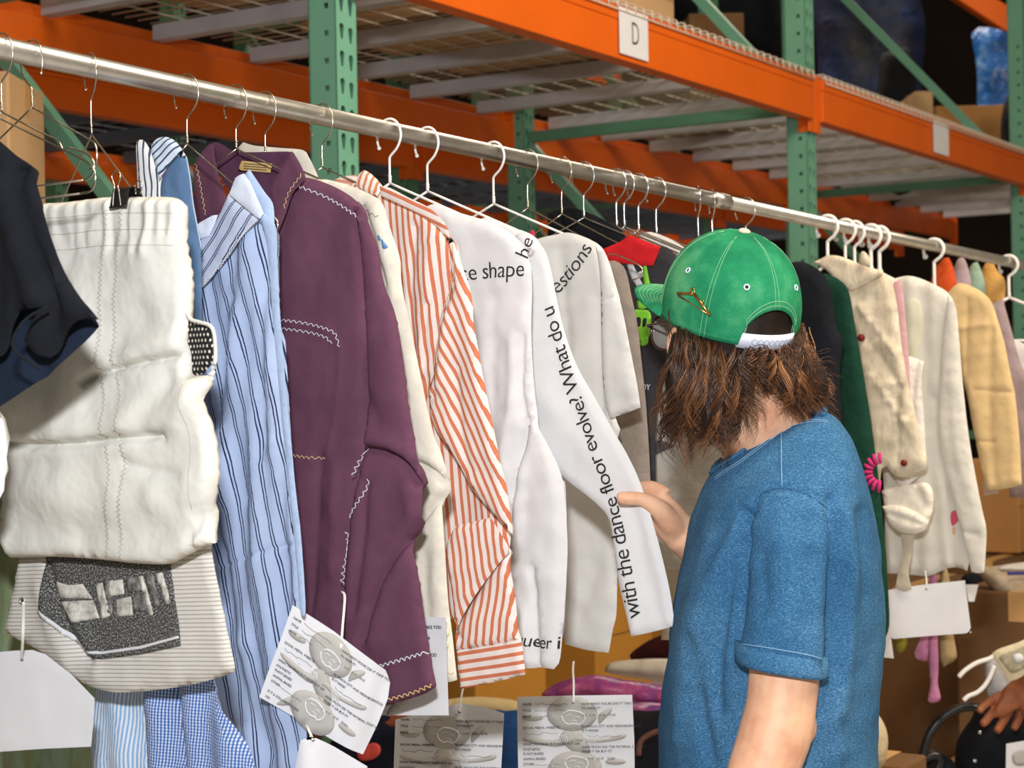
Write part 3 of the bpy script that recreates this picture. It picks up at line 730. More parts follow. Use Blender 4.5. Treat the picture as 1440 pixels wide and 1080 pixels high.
# striped hem panel folded up under the legs, with a black-and-white print
ticking = stripes('ticking_canvas', (208, 204, 197), [(0.0, .27, (156, 152, 148))], .0047, .05)
hemU = lambda ang: (lambda u, v: np.c_[-u * math.sin(math.radians(ang)) + v * math.cos(math.radians(ang)), u])
hem = Cloth('striped_hem_panel', pl, [(30, 760), (100, 760), (200, 764), (296, 758), (300, 790), (306, 820), (320, 890), (331, 938), (330, 945), (300, 955), (252, 966), (175, 974), (139, 969), (118, 961), (89, 941), (55, 915), (13, 893), (9, 888), (10, 872), (20, 826)], ticking, g, b=-.028, T=.010, edge=.02, res=.008, round_=True, wr=.001, uvfun=hemU(4),
            folds=[([(72, 790), (92, 860), (112, 905), (135, 930)], -7, 5), ([(60, 830), (80, 890), (100, 930)], 5, 9), ([(100, 840), (130, 905), (140, 945)], 5, 9)])
t_ = NT('speckled_photo_print', .85); ob_ = t_.coord('UV'); f_ = t_.noise(ob_, 520, 2, .75)
t_.color(t_.ramp(f_, [(.46, srgb(44, 44, 46)), (.56, srgb(96, 96, 94)), (.66, srgb(196, 194, 188))])); prt = t_.m
t_ = NT('washed_photo_print', .85); f_ = t_.noise(t_.coord('UV'), 60, 5, .7)
t_.color(t_.ramp(f_, [(.3, srgb(96, 94, 90)), (.48, srgb(186, 183, 176)), (.7, srgb(222, 219, 212))])); prl = t_.m
t_ = NT('mid_photo_print', .85); f_ = t_.noise(t_.coord('UV'), 90, 5, .7)
t_.color(t_.ramp(f_, [(.35, srgb(60, 60, 60)), (.55, srgb(120, 118, 114)), (.75, srgb(176, 173, 168))])); prm = t_.m
print_ = hem.patch('photo_print', [(70, 770), (150, 772), (244, 776), (250, 815), (261, 907), (205, 919), (150, 926), (131, 924), (100, 894), (63, 862), (66, 830)], prt, g, round_=False)
def on_print(pts, mat): hem.patch('printed_case', pts, mat, g, eps=.0016, round_=False)
for q in ([(83, 815), (105, 822), (124, 820), (136, 838), (138, 841), (88, 839)], [(92, 845), (139, 843), (148, 868), (112, 874), (98, 858)], [(180, 814), (182, 834), (160, 838), (159, 816)], [(169, 842), (191, 838), (194, 864), (172, 866)], [(142, 822), (152, 818), (163, 864), (151, 870)], [(202, 810), (208, 809), (222, 862), (216, 866)], [(226, 806), (236, 804), (246, 836), (246, 848), (240, 846)]): on_print(q, prl)
for q in ([(154, 815), (159, 860), (166, 864), (162, 815)], [(184, 813), (202, 810), (207, 828), (187, 832)], [(192, 838), (209, 834), (216, 856), (196, 860)], [(210, 808), (222, 806), (232, 850), (224, 854)], [(100, 855), (108, 853), (112, 868), (106, 868)]): on_print(q, prm)
for q in ([(62, 860), (66, 857), (100, 888), (122, 908), (126, 913), (122, 914), (98, 893)], [(128, 914), (150, 915), (205, 907), (258, 893), (259, 896), (206, 911), (150, 919), (128, 917)]): hem.patch('printed_line', q, M['paper'], g, eps=.0016, round_=False)
b = MB(); b.tube(crom([hem.on(32 + 3.2 * math.cos(a), 845 + 4.2 * math.sin(a), .001) for a in np.arange(8) * math.pi / 4], 4, True), .0012, 6, True); b.build('grommet', M['steel'], g, smooth=True)
b = MB(); ctr = hem.on(32, 845, .0005); b.add(*ell(ctr, pl.U * .0022, pl.N * .0006, ZUP * .003, 12, 6)); b.build('grommet_hole', M['ink'], g, smooth=True)
# binder clip
cp = trs.on(177, 278, 0); cc = cp + pl.N * .004
clip = thing('binder_clip', 'black binder clip pinching the cream waistband to the hanger', 'clip', cc)
hw = .0135
b = MB(); b.add([cc + pl.U * (sx_ * hw) + ZUP * z + pl.N * n_ for sx_ in (-1, 1) for z, n_ in ((-.011, .007), (.009, .002), (.0105, -.004), (.009, -.012), (-.011, -.022))],
                [(0, 1, 6, 5), (1, 2, 7, 6), (2, 3, 8, 7), (3, 4, 9, 8)])
o = b.build('clip_body', M['black'], clip); md = o.modifiers.new('s', 'SOLIDIFY'); md.thickness = .0012
b = MB(); b.tube([cc + pl.U * -hw + ZUP * -.011 + pl.N * .008, cc + pl.U * hw + ZUP * -.011 + pl.N * .008], .0013, 8); b.build('clip_lip', M['black'], clip, smooth=True)
b = MB(); b.tube(crom([cc + pl.U * x + ZUP * z + pl.N * (.010) for x, z in ((-.006, -.0105), (-.0045, .004), (-.003, .012), (-.0065, .020), (-.006, .026), (0, .0285), (.006, .026), (.0065, .020), (.003, .012), (.0045, .004), (.007, -.0105))], 6), .0008, 6); b.build('clip_lever', M['wire'], clip, smooth=True)
b = MB(); b.tube(crom([cc + pl.U * (x + .012) + ZUP * z + pl.N * (-.012) for x, z in ((-.004, .004), (-.006, .014), (0, .019), (.006, .014), (.003, .004))], 6), .0008, 6); b.build('clip_lever', M['wire'], clip, smooth=True)

# denim jacket with ticking lining
pl = hplane(212)
den = fabric('mid_blue_denim', (92, 122, 160), .22, 22, 900, .4); tick2 = stripes('navy_white_ticking', (226, 228, 230), [(0, .28, (62, 72, 98))], .0098, .05)
g = thing('denim_jacket', 'blue denim jacket lined in navy and white stripes, behind the cream waistband', 'jacket', pl.O)
Cloth('denim_front', pl, [(226, 262), (233, 240), (248, 218), (261, 222), (265, 245), (270, 285), (275, 312), (282, 350), (284, 400), (284, 600), (278, 880), (200, 880), (206, 600), (222, 400), (226, 330)], den, g, b=.012, T=.006, res=.008)
Cloth('striped_lining', pl, [(191, 206), (194, 198), (200, 196), (206, 202), (214, 216), (224, 238), (231, 268), (230, 330), (194, 330), (193, 250)], tick2, g, b=.004, T=.007, res=.007, uvang=6)
Cloth('striped_collar', pl, [(212, 208), (217, 198), (226, 193), (236, 193), (246, 198), (254, 207), (263, 222), (250, 220), (240, 230), (230, 243), (224, 252), (216, 224)], stripes('navy_white_ticking_slanted', (200, 214, 232), [(0, .28, (62, 72, 98))], .0085, .05), g, b=.016, T=.006, edge=.012, res=.006, uvang=-58)
b = MB(); b.tube(crom([pl.at(*pl.hit(x, y, .02), .02) for x, y in ((262, 222), (267, 250), (271, 285), (276, 312), (283, 350))], 5), .0012, 6); b.build('denim_edge', fabric('pale_denim_edge', (150, 172, 200)), g, smooth=True)

# two shirt tails showing under the trousers
pl = hplane(120)
o = Cloth('pale_striped_shirt', pl, [(140, 880), (205, 880), (206, 960), (210, 1090), (212, 1200), (128, 1200), (132, 1090), (130, 1020), (135, 960)], stripes('sky_white_stripe', (214, 222, 232), [(0, .5, (132, 170, 214))], .0054, .05), None, b=-.005, T=.010, res=.010, uvang=-6, pleats=[(3, .05, .003)]).ob
tag(o, 'sky blue and white fine-striped shirt tail below the cream trousers', 'shirt')
o = Cloth('gingham_shirt', pl, [(198, 860), (290, 860), (300, 965), (330, 1020), (358, 1085), (380, 1200), (214, 1200), (207, 1090), (201, 1000)], stripes('blue_gingham', (200, 212, 230), [(0, .5, (70, 106, 170))], .0036, .05, cross=[(0, .5, (44, 78, 148))]), None, b=.008, T=.010, res=.010, uvang=-4, pleats=[(4, .06, .005)], folds=[([(247, 940), (262, 1080)], -8, 6)]).ob
tag(o, 'blue and white gingham shirt tail below the cream trousers', 'shirt')

# pale blue shirt with navy double stripes
pl = hplane(258)
bs = stripes('blue_double_stripe', (164, 181, 214), [(.0, .085, (34, 42, 76)), (.2, .285, (34, 42, 76))], .0175, .10, wrinkle=.35)
bs2 = stripes('blue_double_stripe_yoke', (184, 194, 218), [(.0, .085, (34, 42, 76)), (.17, .255, (34, 42, 76))], .0165, .06, wrinkle=.2)
pin = stripes('fine_blue_pinstripe', (228, 232, 240), [(0, .4, (182, 200, 232))], .0028, .03); sky = fabric('sky_blue_cotton', (168, 188, 220), .05)
g = thing('blue_striped_shirt', 'pale blue gathered shirt with navy double stripes and a pinstriped collar', 'shirt', pl.O)
Cloth('body', pl, [(330, 335), (366, 306), (384, 312), (388, 345), (390, 420), (398, 520), (410, 650), (420, 740), (426, 800), (428, 860), (429, 960), (432, 1060), (440, 1200), (360, 1200), (345, 1060), (315, 1000), (285, 950), (262, 900), (255, 700), (250, 560), (246, 430), (290, 390)], bs, g, b=.0, T=.012, res=.008, uvang=11, wr=.0012,
      pleats=[(8, .052, .0035)], folds=[([(352, 350), (335, 470), (322, 560), (318, 700)], 9, 11), ([(330, 420), (312, 600)], -8, 8), ([(378, 330), (372, 500), (372, 640)], -7, 7), ([(372, 640), (366, 780), (350, 900)], 6, 12), ([(306, 800), (340, 788), (380, 774), (420, 763)], -2.5, 2.5), ([(345, 520), (350, 700)], -6, 9), ([(392, 480), (404, 700), (412, 900)], -6, 8), ([(390, 620), (388, 800)], 5, 9), ([(318, 780), (340, 950), (380, 1060)], -8, 12), ([(370, 800), (400, 1000)], 7, 14)])
yk = Cloth('yoke', pl, [(322, 272), (340, 286), (358, 301), (367, 307), (352, 320), (334, 342), (318, 366), (296, 392), (270, 418), (246, 430), (246, 356), (274, 338), (300, 318)], bs2, g, b=.018, T=.006, edge=.015, res=.007, uvang=-42)
yk.stitch('gathered_seam', [(362, 309), (336, 338), (318, 365), (270, 418)], M['string'], g, pitch=.005, amp=.0012, r=.0004)
Cloth('collar_back', pl, [(343, 246), (351, 238), (360, 252), (372, 270), (384, 287), (386, 316), (380, 328), (370, 322), (364, 296), (352, 268)], sky, g, b=.012, T=.004, edge=.01, res=.006)
Cloth('collar', pl, [(331, 250), (337, 246), (343, 244), (352, 256), (362, 279), (371, 300), (366, 308), (358, 303), (340, 288), (322, 273)], pin, g, b=.028, T=.004, edge=.01, res=.006, uvang=-35, round_=False)
Cloth('collar', pl, [(266, 323), (284, 311), (298, 303), (306, 302), (302, 315), (294, 332), (281, 336)], pin, g, b=.022, T=.004, edge=.01, res=.006, uvang=60, round_=False)
Cloth('placket', pl, [(366, 306), (372, 300), (386, 314), (389, 345), (392, 420), (400, 520), (412, 650), (422, 740), (427, 800), (430, 860), (423, 860), (418, 800), (411, 735), (402, 650), (390, 520), (381, 420), (376, 345)], sky, g, b=.021, T=.003, edge=.006, res=.006)

# purple shirt with scalloped stitching
pl = hplane(329)
pur = fabric('plum_cotton', (98, 62, 82), .16, 11, 1000, .35, wrinkle=.45, wscale=18)
g = thing('purple_shirt', 'plum purple long-sleeved shirt with scalloped contrast stitching and a chest pocket', 'shirt', pl.O)
pb = Cloth('body', pl, [(272, 300), (276, 270), (300, 262), (330, 300), (385, 330), (402, 290), (420, 252), (436, 250), (468, 262), (500, 283), (516, 310), (514, 420), (520, 520), (515, 620), (500, 720), (490, 800), (485, 900), (484, 985), (440, 1004), (380, 1000), (320, 990), (300, 800), (288, 500)], pur, g, b=0, T=.014, res=.009,
           pleats=[(3, .16, .003)], folds=[([(505, 320), (514, 420), (512, 520), (514, 620)], -6, 5), ([(455, 640), (452, 760), (440, 900)], -4, 6), ([(478, 660), (474, 800)], 4, 9), ([(404, 455), (438, 458), (470, 467), (482, 490), (480, 560), (466, 640)], 1.5, 4)])
ps = Cloth('sleeve', pl, [(496, 283), (508, 294), (518, 312), (532, 350), (542, 400), (556, 440), (567, 500), (575, 570), (584, 620), (590, 655), (594, 694), (593, 734), (586, 750), (577, 758), (584, 785), (592, 830), (602, 900), (613, 966), (596, 976), (575, 983), (545, 992), (520, 996), (498, 990), (486, 960), (484, 850), (490, 770), (498, 700), (512, 640), (517, 570), (516, 480), (512, 400), (506, 330)], pur, g, b=.022, T=.013, edge=.025, res=.0075, wr=.0012,
           folds=[([(514, 630), (540, 634), (560, 641), (575, 654), (589, 680)], -13, 4), ([(520, 618), (548, 622), (578, 640)], 6, 9), ([(592, 736), (570, 770), (548, 800), (530, 840), (515, 900)], -9, 5), ([(575, 690), (585, 720)], 5, 10), ([(570, 780), (545, 840), (530, 900)], 5, 12), ([(520, 680), (515, 760), (500, 860)], -5, 6), ([(530, 380), (540, 480), (552, 560)], 3, 16), ([(522, 560), (535, 590)], -5, 9)])
wt = plain('pale_blue_thread', (206, 208, 222), .9); yt = plain('straw_thread', (206, 176, 130), .9)
for ln in ([(426, 262), (450, 272), (480, 288), (507, 305)], [(398, 450), (430, 454), (462, 462), (478, 471), (483, 488)], [(398, 462), (430, 466), (462, 474), (472, 484)]): pb.stitch('scallop_stitching', ln, wt, g, pitch=.0088, amp=.0018, r=.00055)
pb.stitch('scallop_stitching', [(418, 640), (440, 643), (463, 645)], yt, g, pitch=.008, amp=.0018, r=.00055)
for ln in ([(516, 632), (509, 648), (501, 668)], [(522, 674), (516, 692), (506, 710), (495, 727)], [(491, 748), (491, 770), (487, 795), (484, 822)]): ps.stitch('scallop_stitching', ln, wt, g, pitch=.0088, amp=.0018, r=.0006)
ps.stitch('scallop_stitching', [(522, 941), (550, 933), (580, 924), (605, 917)], wt, g, pitch=.0088, amp=.0022, r=.0007)
ps.stitch('scallop_stitching', [(526, 988), (560, 981), (590, 972), (611, 963)], yt, g, pitch=.0088, amp=.0022, r=.0007)
Cloth('collar_stand', pl, [(296, 202), (304, 200), (313, 203), (328, 212), (350, 214), (400, 213), (410, 214), (400, 240), (392, 262), (380, 300), (345, 290), (318, 262), (304, 230)], fabric('plum_cotton_inside', (84, 52, 74), .12), g, b=-.03, T=.003, edge=.01, res=.008)
cl = Cloth('collar', pl, [(272, 236), (282, 216), (294, 203), (300, 203), (302, 222), (308, 248), (318, 276), (318, 292), (305, 300), (278, 310), (274, 275)], pur, g, b=.012, T=.004, edge=.01, res=.007)
cr_ = Cloth('collar', pl, [(409, 213), (414, 217), (424, 234), (430, 249), (420, 262), (411, 272), (402, 300), (390, 330), (386, 322), (384, 290), (380, 266), (394, 240)], pur, g, b=.026, T=.004, edge=.01, res=.007)
cl.stitch('scallop_stitching', [(276, 230), (281, 255), (287, 280), (292, 302)], yt, g, pitch=.008, amp=.0018, r=.0005)
cr_.stitch('scallop_stitching', [(426, 246), (416, 258), (407, 272), (401, 293)], yt, g, pitch=.008, amp=.0018, r=.0005)
lab = Cloth('neck_label', pl, [(340, 226), (383, 230), (380, 243), (334, 239)], plain('gold_label', (196, 164, 108), .5), g, b=-.024, T=.0012, edge=.004, res=.006, round_=False, wr=0)
for k in range(3): lab.stitch('label_print', [(344, 230 + k * 3.4), (376, 232.5 + k * 3.4)], M['inkgrey'], g, r=.0005, kind='line')

# cream shirt with embroidery
pl = hplane(370)
ecru = fabric('ecru_linen', (214, 208, 194), .05, 14, 900, .3, wrinkle=.5, wscale=16)
g = thing('cream_shirt', 'ecru embroidered shirt hanging between the purple shirt and the orange striped one', 'shirt', pl.O)
Cloth('collar', pl, [(334, 208), (342, 200), (360, 205), (395, 208), (426, 211), (434, 220), (440, 232), (448, 250), (436, 262), (420, 250), (400, 240), (345, 240)], ecru, g, b=-.01, T=.004, edge=.012, res=.008)
eb = Cloth('body', pl, [(420, 256), (455, 252), (482, 258), (500, 264), (522, 274), (538, 286), (546, 312), (556, 342), (563, 365), (565, 395), (575, 450), (590, 520), (601, 575), (612, 618), (622, 640), (629, 668), (629, 690), (620, 706), (622, 720), (626, 780), (631, 850), (637, 900), (643, 956), (632, 959), (600, 960), (500, 960), (450, 600), (430, 400)], ecru, g, b=0, T=.012, res=.009, wr=.0014,
           folds=[([(585, 650), (600, 655), (616, 664), (628, 682)], -9, 4), ([(590, 640), (615, 650)], 4, 8), ([(628, 690), (605, 722), (585, 745)], -8, 4), ([(512, 290), (530, 340), (545, 400)], -5, 5), ([(530, 300), (546, 360), (560, 420)], 4, 8), ([(600, 780), (604, 860), (612, 920)], -4, 8)])
eb.stitch('scallop_stitching', [(503, 285), (515, 290), (524, 300), (538, 305)], M['inkgrey'], g, pitch=.011, amp=.002, r=.0004)
bl = plain('blue_embroidery_thread', (86, 128, 176), .9)
for q in ([(540, 331), (543, 334), (544, 339), (541, 337)], [(545, 337), (549, 343), (552, 348), (548, 350)]): eb.patch('embroidery', q, bl, g, th=.0012, res=.003)
for q in ([(630, 884), (634, 886), (634, 893), (630, 893)], [(629, 900), (634, 902), (634, 910), (629, 908)]): eb.patch('embroidery', q, plain('sage_embroidery_thread', (206, 212, 176), .9), g, th=.0012, res=.003)
eb.stitch('hem_stitching', [(625, 950), (632, 945), (641, 947)], yt, g, pitch=.008, amp=.0015, r=.0004)
# orange and white striped shirt
pl = hplane(450)
OR = (194, 114, 86)
os1 = stripes('orange_stripe', (222, 212, 208), [(0, .42, OR)], .0112, .04, wrinkle=.35)
g = thing('orange_striped_shirt', 'orange and white striped long-sleeved shirt with a cross-striped cuff', 'shirt', pl.O)
Cloth('body', pl, [(488, 262), (510, 256), (537, 262), (575, 281), (612, 303), (634, 340), (642, 400), (662, 560), (690, 640), (706, 700), (718, 740), (716, 778), (695, 830), (650, 874), (625, 850), (615, 700), (590, 600), (540, 400)], os1, g, b=0, T=.012, res=.009, uvang=5, wr=.0012,
      pleats=[(3, .10, .003)], folds=[([(590, 320), (582, 420), (590, 560)], -6, 6), ([(612, 340), (606, 440), (600, 520)], 6, 8), ([(606, 430), (602, 560)], -7, 5)])
sl = Cloth('sleeve', pl, [(630, 324), (640, 345), (652, 380), (662, 410), (673, 477), (688, 560), (703, 634), (714, 693), (721, 740), (721, 752), (704, 733), (684, 712), (665, 690), (652, 666), (640, 644), (612, 602), (604, 566), (608, 520), (622, 462), (634, 405), (632, 360)], os1, g, b=.026, T=.013, edge=.025, res=.008, uvang=27, wr=.001,
      folds=[([(636, 345), (640, 400), (624, 450), (608, 530)], -5, 4), ([(645, 520), (650, 600), (662, 660)], -6, 7), ([(668, 450), (682, 560), (700, 650)], 5, 12), ([(632, 440), (622, 540)], 5, 8), ([(618, 470), (612, 560)], -5, 5)])
sl.stitch('armhole_seam', [(637, 343), (642, 380), (632, 415), (618, 465), (608, 520)], plain('tan_thread', (190, 160, 140), .9), g, r=.0007, kind='line')
Cloth('forearm', pl, [(640, 740), (680, 730), (714, 772), (718, 800), (725, 843), (729, 884), (733, 900), (700, 908), (643, 916), (640, 896), (638, 850), (634, 790)], os1, g, b=.016, T=.012, edge=.02, res=.008, uvang=-10, folds=[([(714, 775), (690, 806), (668, 838), (650, 868), (643, 885)], -8, 4), ([(642, 880), (652, 900)], -4, 4)])
flp = Cloth('sleeve_fold', pl, [(626, 776), (640, 740), (690, 728), (713, 765), (716, 776), (696, 800), (672, 832), (652, 864), (643, 885), (640, 870), (634, 820)], os1, g, b=.028, T=.006, edge=.015, res=.008, uvang=8)
cf = Cloth('cuff', pl, [(642, 913), (690, 907), (733, 896), (736, 918), (739, 949), (700, 958), (648, 969), (644, 945)], stripes('orange_stripe_cuff', (222, 212, 208), [(0, .42, OR)], .0112, .04, wrinkle=.2), g, b=.018, T=.008, edge=.012, res=.007, uvang=101, round_=False)
Cloth('collar', pl, [(500, 260), (504, 246), (512, 239), (520, 243), (530, 252), (538, 262), (531, 276), (515, 270)], stripes('orange_stripe_collar', (244, 232, 226), [(0, .42, (214, 136, 90))], .0105, .04), g, b=.014, T=.005, edge=.01, res=.006, uvang=-24)
Cloth('collar_back', pl, [(470, 252), (496, 246), (506, 250), (502, 262), (480, 266)], stripes('orange_stripe_inside', (240, 222, 214), [(0, .42, (216, 150, 128))], .0112, .04), g, b=-.012, T=.003, edge=.01, res=.007, uvang=80)
Cloth('shoulder_yoke', pl, [(534, 262), (548, 264), (575, 278), (600, 290), (616, 303), (628, 318), (640, 346), (634, 344), (618, 322), (600, 308), (566, 290), (536, 276)], os1, g, b=.016, T=.004, edge=.01, res=.007, uvang=66)

# white shirt with words printed along the sleeve (held by the man)
pl = hplane(600)
wht = fabric('white_jersey', (219, 219, 221), .03, 12, 900, .2, wrinkle=.35, wscale=14)
pl = hplane(545)
g1 = g = thing('printed_shirt', 'white shirt with the word shape across its chest, right behind the orange striped one', 'shirt', pl.O)
wb = Cloth('body', pl, [(560, 310), (600, 290), (618, 287), (640, 297), (690, 313), (728, 336), (744, 365), (748, 400), (748, 500), (760, 600), (790, 670), (798, 760), (794, 860), (791, 892), (787, 930), (779, 941), (760, 939), (737, 939), (700, 930), (650, 900), (610, 700), (580, 450)], wht, g, b=0, T=.013, res=.010, wr=.0022,
           folds=[([(745, 592), (738, 625), (725, 680), (718, 740), (716, 790)], -9, 4), ([(760, 600), (738, 660), (730, 760)], 5, 9), ([(738, 470), (736, 540), (744, 590)], -6, 5), ([(724, 480), (722, 580), (708, 660)], 5, 8), ([(700, 420), (696, 560), (690, 640)], -4, 9), ([(752, 800), (758, 870), (760, 935)], -7, 5), ([(740, 860), (742, 935)], 5, 8), ([(640, 320), (660, 350)], 3, 14)])
pl = hplane(598)
g = thing('printed_white_shirt', 'white long-sleeved shirt with words printed along the sleeve the man holds out', 'shirt', pl.O)
wb2 = Cloth('body', pl, [(664, 318), (674, 309), (684, 305), (694, 307), (704, 315), (724, 321), (742, 327), (758, 340), (768, 380), (775, 500), (780, 600), (796, 690), (796, 860), (790, 900), (760, 905), (715, 880), (690, 600)], wht, g, b=0, T=.010, res=.011)
ws = Cloth('sleeve', pl, [(724, 332), (733, 326), (745, 329), (757, 340), (768, 356), (776, 385), (783, 420), (795, 470), (813, 518), (833, 553), (867, 613), (884, 643), (901, 681), (921, 745), (934, 795), (943, 837), (949, 880), (920, 888), (888, 895), (878, 853), (869, 813), (864, 765), (860, 736), (852, 722), (833, 703), (797, 675), (773, 650), (757, 624), (742, 594), (736, 560), (736, 520), (742, 460), (742, 400), (735, 360)], wht, g, b=.030, T=.009, edge=.025, res=.008, wr=.0008,
           folds=[([(864, 735), (880, 800), (896, 885)], 4, 9), ([(890, 700), (905, 770), (930, 870)], -4, 10), ([(770, 560), (800, 600), (850, 660)], 3, 16)])
ws.text('sleeve_lettering', 'with the dance floor evolve? What do u', [(906, 868), (893, 800), (880, 735), (866, 684), (846, 628), (826, 570), (806, 512), (789, 455), (776, 412), (764, 380), (752, 345)], .0322, INK, g, eps=.0026, start=.001, thin=-.007, space=.895)
wb.text('chest_lettering', 'rce shape', [(642, 399), (660, 395), (700, 391), (732, 389), (752, 388)], .0335, INK, g1, thin=-.007, space=.96)
wb.text('shoulder_lettering', 'he', [(744, 366), (750, 349), (757, 331)], .031, INK, g1, thin=-.007)
wb.text('hem_lettering', 'queer i', [(733, 904), (752, 908), (775, 911), (793, 912)], .0262, INK, g1, thin=-.007, shear=.15, space=.93, eps=.0022)

# white tee with words over the shoulder
pl = hplane(691)
g = thing('printed_white_tee', 'white short-sleeved tee with words slanting over its shoulder, behind the held sleeve', 'shirt', pl.O)
wt_ = fabric('off_white_jersey', (214, 212, 209), .03, 12, 900, .2, wrinkle=.35, wscale=14)
tb = Cloth('body', pl, [(730, 345), (762, 334), (782, 330), (800, 327), (826, 335), (842, 346), (852, 370), (860, 420), (864, 500), (863, 570), (868, 590), (873, 606), (868, 622), (866, 700), (868, 790), (867, 860), (862, 886), (856, 918), (825, 914), (795, 906), (780, 800), (760, 500)], wt_, g, b=0, T=.012, res=.010, wr=.0015, folds=[([(790, 350), (795, 420), (800, 520)], -4, 9), ([(845, 420), (848, 500), (850, 580)], -5, 5), ([(840, 800), (820, 860)], -4, 10), ([(868, 592), (862, 620)], 4, 6), ([(800, 820), (850, 880)], 3, 12)])
ts_ = Cloth('sleeve', pl, [(836, 340), (848, 350), (858, 372), (866, 400), (876, 440), (886, 490), (895, 535), (901, 573), (880, 581), (858, 588), (850, 560), (846, 500), (845, 430), (843, 380)], wt_, g, b=.02, T=.010, edge=.02, res=.009, folds=[([(866, 580), (880, 560)], -3, 6), ([(846, 423), (858, 420), (872, 415)], -2, 2)])
tb.text('shoulder_lettering', 'questions', [(766, 436), (790, 411), (808, 392), (826, 368), (836, 350), (842, 334)], .0365, INK, g, thin=-.007, space=.95)

# taupe tee and graphic tees behind
pl = hplane(739)
g = tag(Cloth('taupe_tee', pl, [(820, 372), (857, 367), (868, 368), (880, 380), (889, 420), (897, 460), (901, 498), (909, 575), (915, 680), (918, 780), (850, 780), (820, 560)], fabric('taupe_cotton', (142, 130, 120), .08, 16), None, b=0, T=.012, res=.011).ob, 'taupe grey tee just behind the white printed tee', 'shirt')
pl = hplane(789)
g = thing('graphic_tee', 'charcoal tee with a red collar and a lime green print, left of the cap brim', 'shirt', pl.O)
dg = Cloth('body', pl, [(846, 366), (882, 368), (926, 348), (944, 352), (960, 380), (968, 440), (965, 500), (930, 520), (922, 600), (922, 700), (915, 780), (880, 780), (850, 500)], fabric('charcoal_cotton', (58, 56, 60), .12, 16), g, b=0, T=.010, res=.011)
Cloth('collar', pl, [(846, 351), (872, 340), (880, 334), (884, 330), (906, 338), (929, 347), (924, 360), (918, 374), (900, 373), (883, 371), (853, 368)], fabric('red_rib', (204, 36, 42), .1, 20), g, b=.012, T=.005, edge=.012, res=.007, round_=False)
lime = plain('lime_print', (132, 206, 60), .7); ltp = plain('pale_grey_print', (206, 206, 208), .7)
for q in ([(884, 372), (892, 370), (899, 384), (905, 381), (908, 388), (902, 392), (907, 400), (899, 404), (892, 394)],): dg.patch('pale_print', q, ltp, g, round_=False)
for q in ([(907, 376), (912, 374), (915, 392), (917, 404), (909, 404)], [(899, 412), (914, 408), (918, 424), (916, 432), (901, 434)], [(894, 438), (905, 436), (918, 440), (918, 470), (910, 480), (898, 478), (893, 462)], [(904, 478), (915, 474), (914, 484), (905, 486)]): dg.patch('lime_print', q, lime, g)
for q in ([(898, 420), (912, 416), (912, 418), (898, 423)], [(897, 448), (904, 447), (904, 458), (898, 459)], [(908, 449), (913, 448), (912, 458), (908, 459)]): dg.patch('dark_print', q, INK, g, eps=.0016)
dg.text('small_lettering', 'JOY', [(902, 548), (908, 548), (918, 548)], .013, ltp, g)
pl = hplane(825)
g = thing('natural_print_tee', 'off-white tee with a burlap-coloured print, seen between the taupe tee and the man', 'shirt', pl.O)
et = Cloth('body', pl, [(880, 420), (940, 380), (985, 395), (1030, 430), (1040, 600), (1040, 800), (915, 800), (905, 600)], fabric('greyed_white_cotton', (204, 198, 188), .06, 10), g, b=0, T=.010, res=.013)
et.patch('tan_print', [(915, 470), (985, 470), (985, 536), (917, 540)], fabric('burlap_print', (178, 152, 112), .2, 60), g, round_=False, res=.01)
et.patch('dark_print', [(918, 622), (935, 620), (952, 626), (940, 633), (920, 640)], M['inkgrey'], g)
for k, (y0, y1) in enumerate(((548, 551), (556, 558), (566, 568), (572, 574), (592, 594))): et.patch('faint_print', [(918, y0), (952, y0 - 2), (952, y1 - 2), (918, y1)], plain('faint_grey_print', (176, 172, 166), .9) if k == 0 else bpy.data.materials['faint_grey_print'], g, round_=False)
pl = hplane(868)
o = Cloth('beige_shirt', pl, [(900, 420), (960, 380), (1010, 400), (1090, 440), (1110, 700), (1100, 900), (930, 900)], fabric('beige_cotton', (212, 200, 180), .06, 10), None, b=0, T=.012, res=.016).ob
tag(o, 'beige shirt hanging just behind the man\'s chin and raised hand', 'shirt')
# tops of garments hung on the close chromed hangers
for px, oo, col, lab in ((866, [(780, 318), (800, 314), (826, 322), (858, 336), (872, 345), (872, 420), (780, 420)], (222, 214, 204), 'off-white tee shoulder left of the red collar'),
                         (905, [(900, 330), (914, 326), (940, 335), (965, 350), (990, 372), (1000, 470), (910, 470)], (214, 208, 202), 'off-white tee shoulder just above the green cap brim'),
                         (833, [(770, 300), (800, 292), (830, 300), (860, 316), (880, 335), (880, 420), (770, 420)], (24, 24, 28), 'black tee shoulder behind the wire hangers, left of the chromed ones')):
    o = Cloth('plain_tee', hplane(px), oo, fabric('cotton_' + '_'.join(map(str, col)), col, .06), None, b=0, T=.010, res=.013).ob; tag(o, lab, 'shirt')
o = Cloth('pink_tee', hplane(770), [(738, 334), (746, 325), (751, 324), (752, 345), (744, 350)], fabric('hot_pink_cotton', (214, 52, 86), .1), None, b=0, T=.006, edge=.012, res=.008).ob; tag(o, 'scrap of hot pink shirt above the word on the white shoulder', 'shirt')

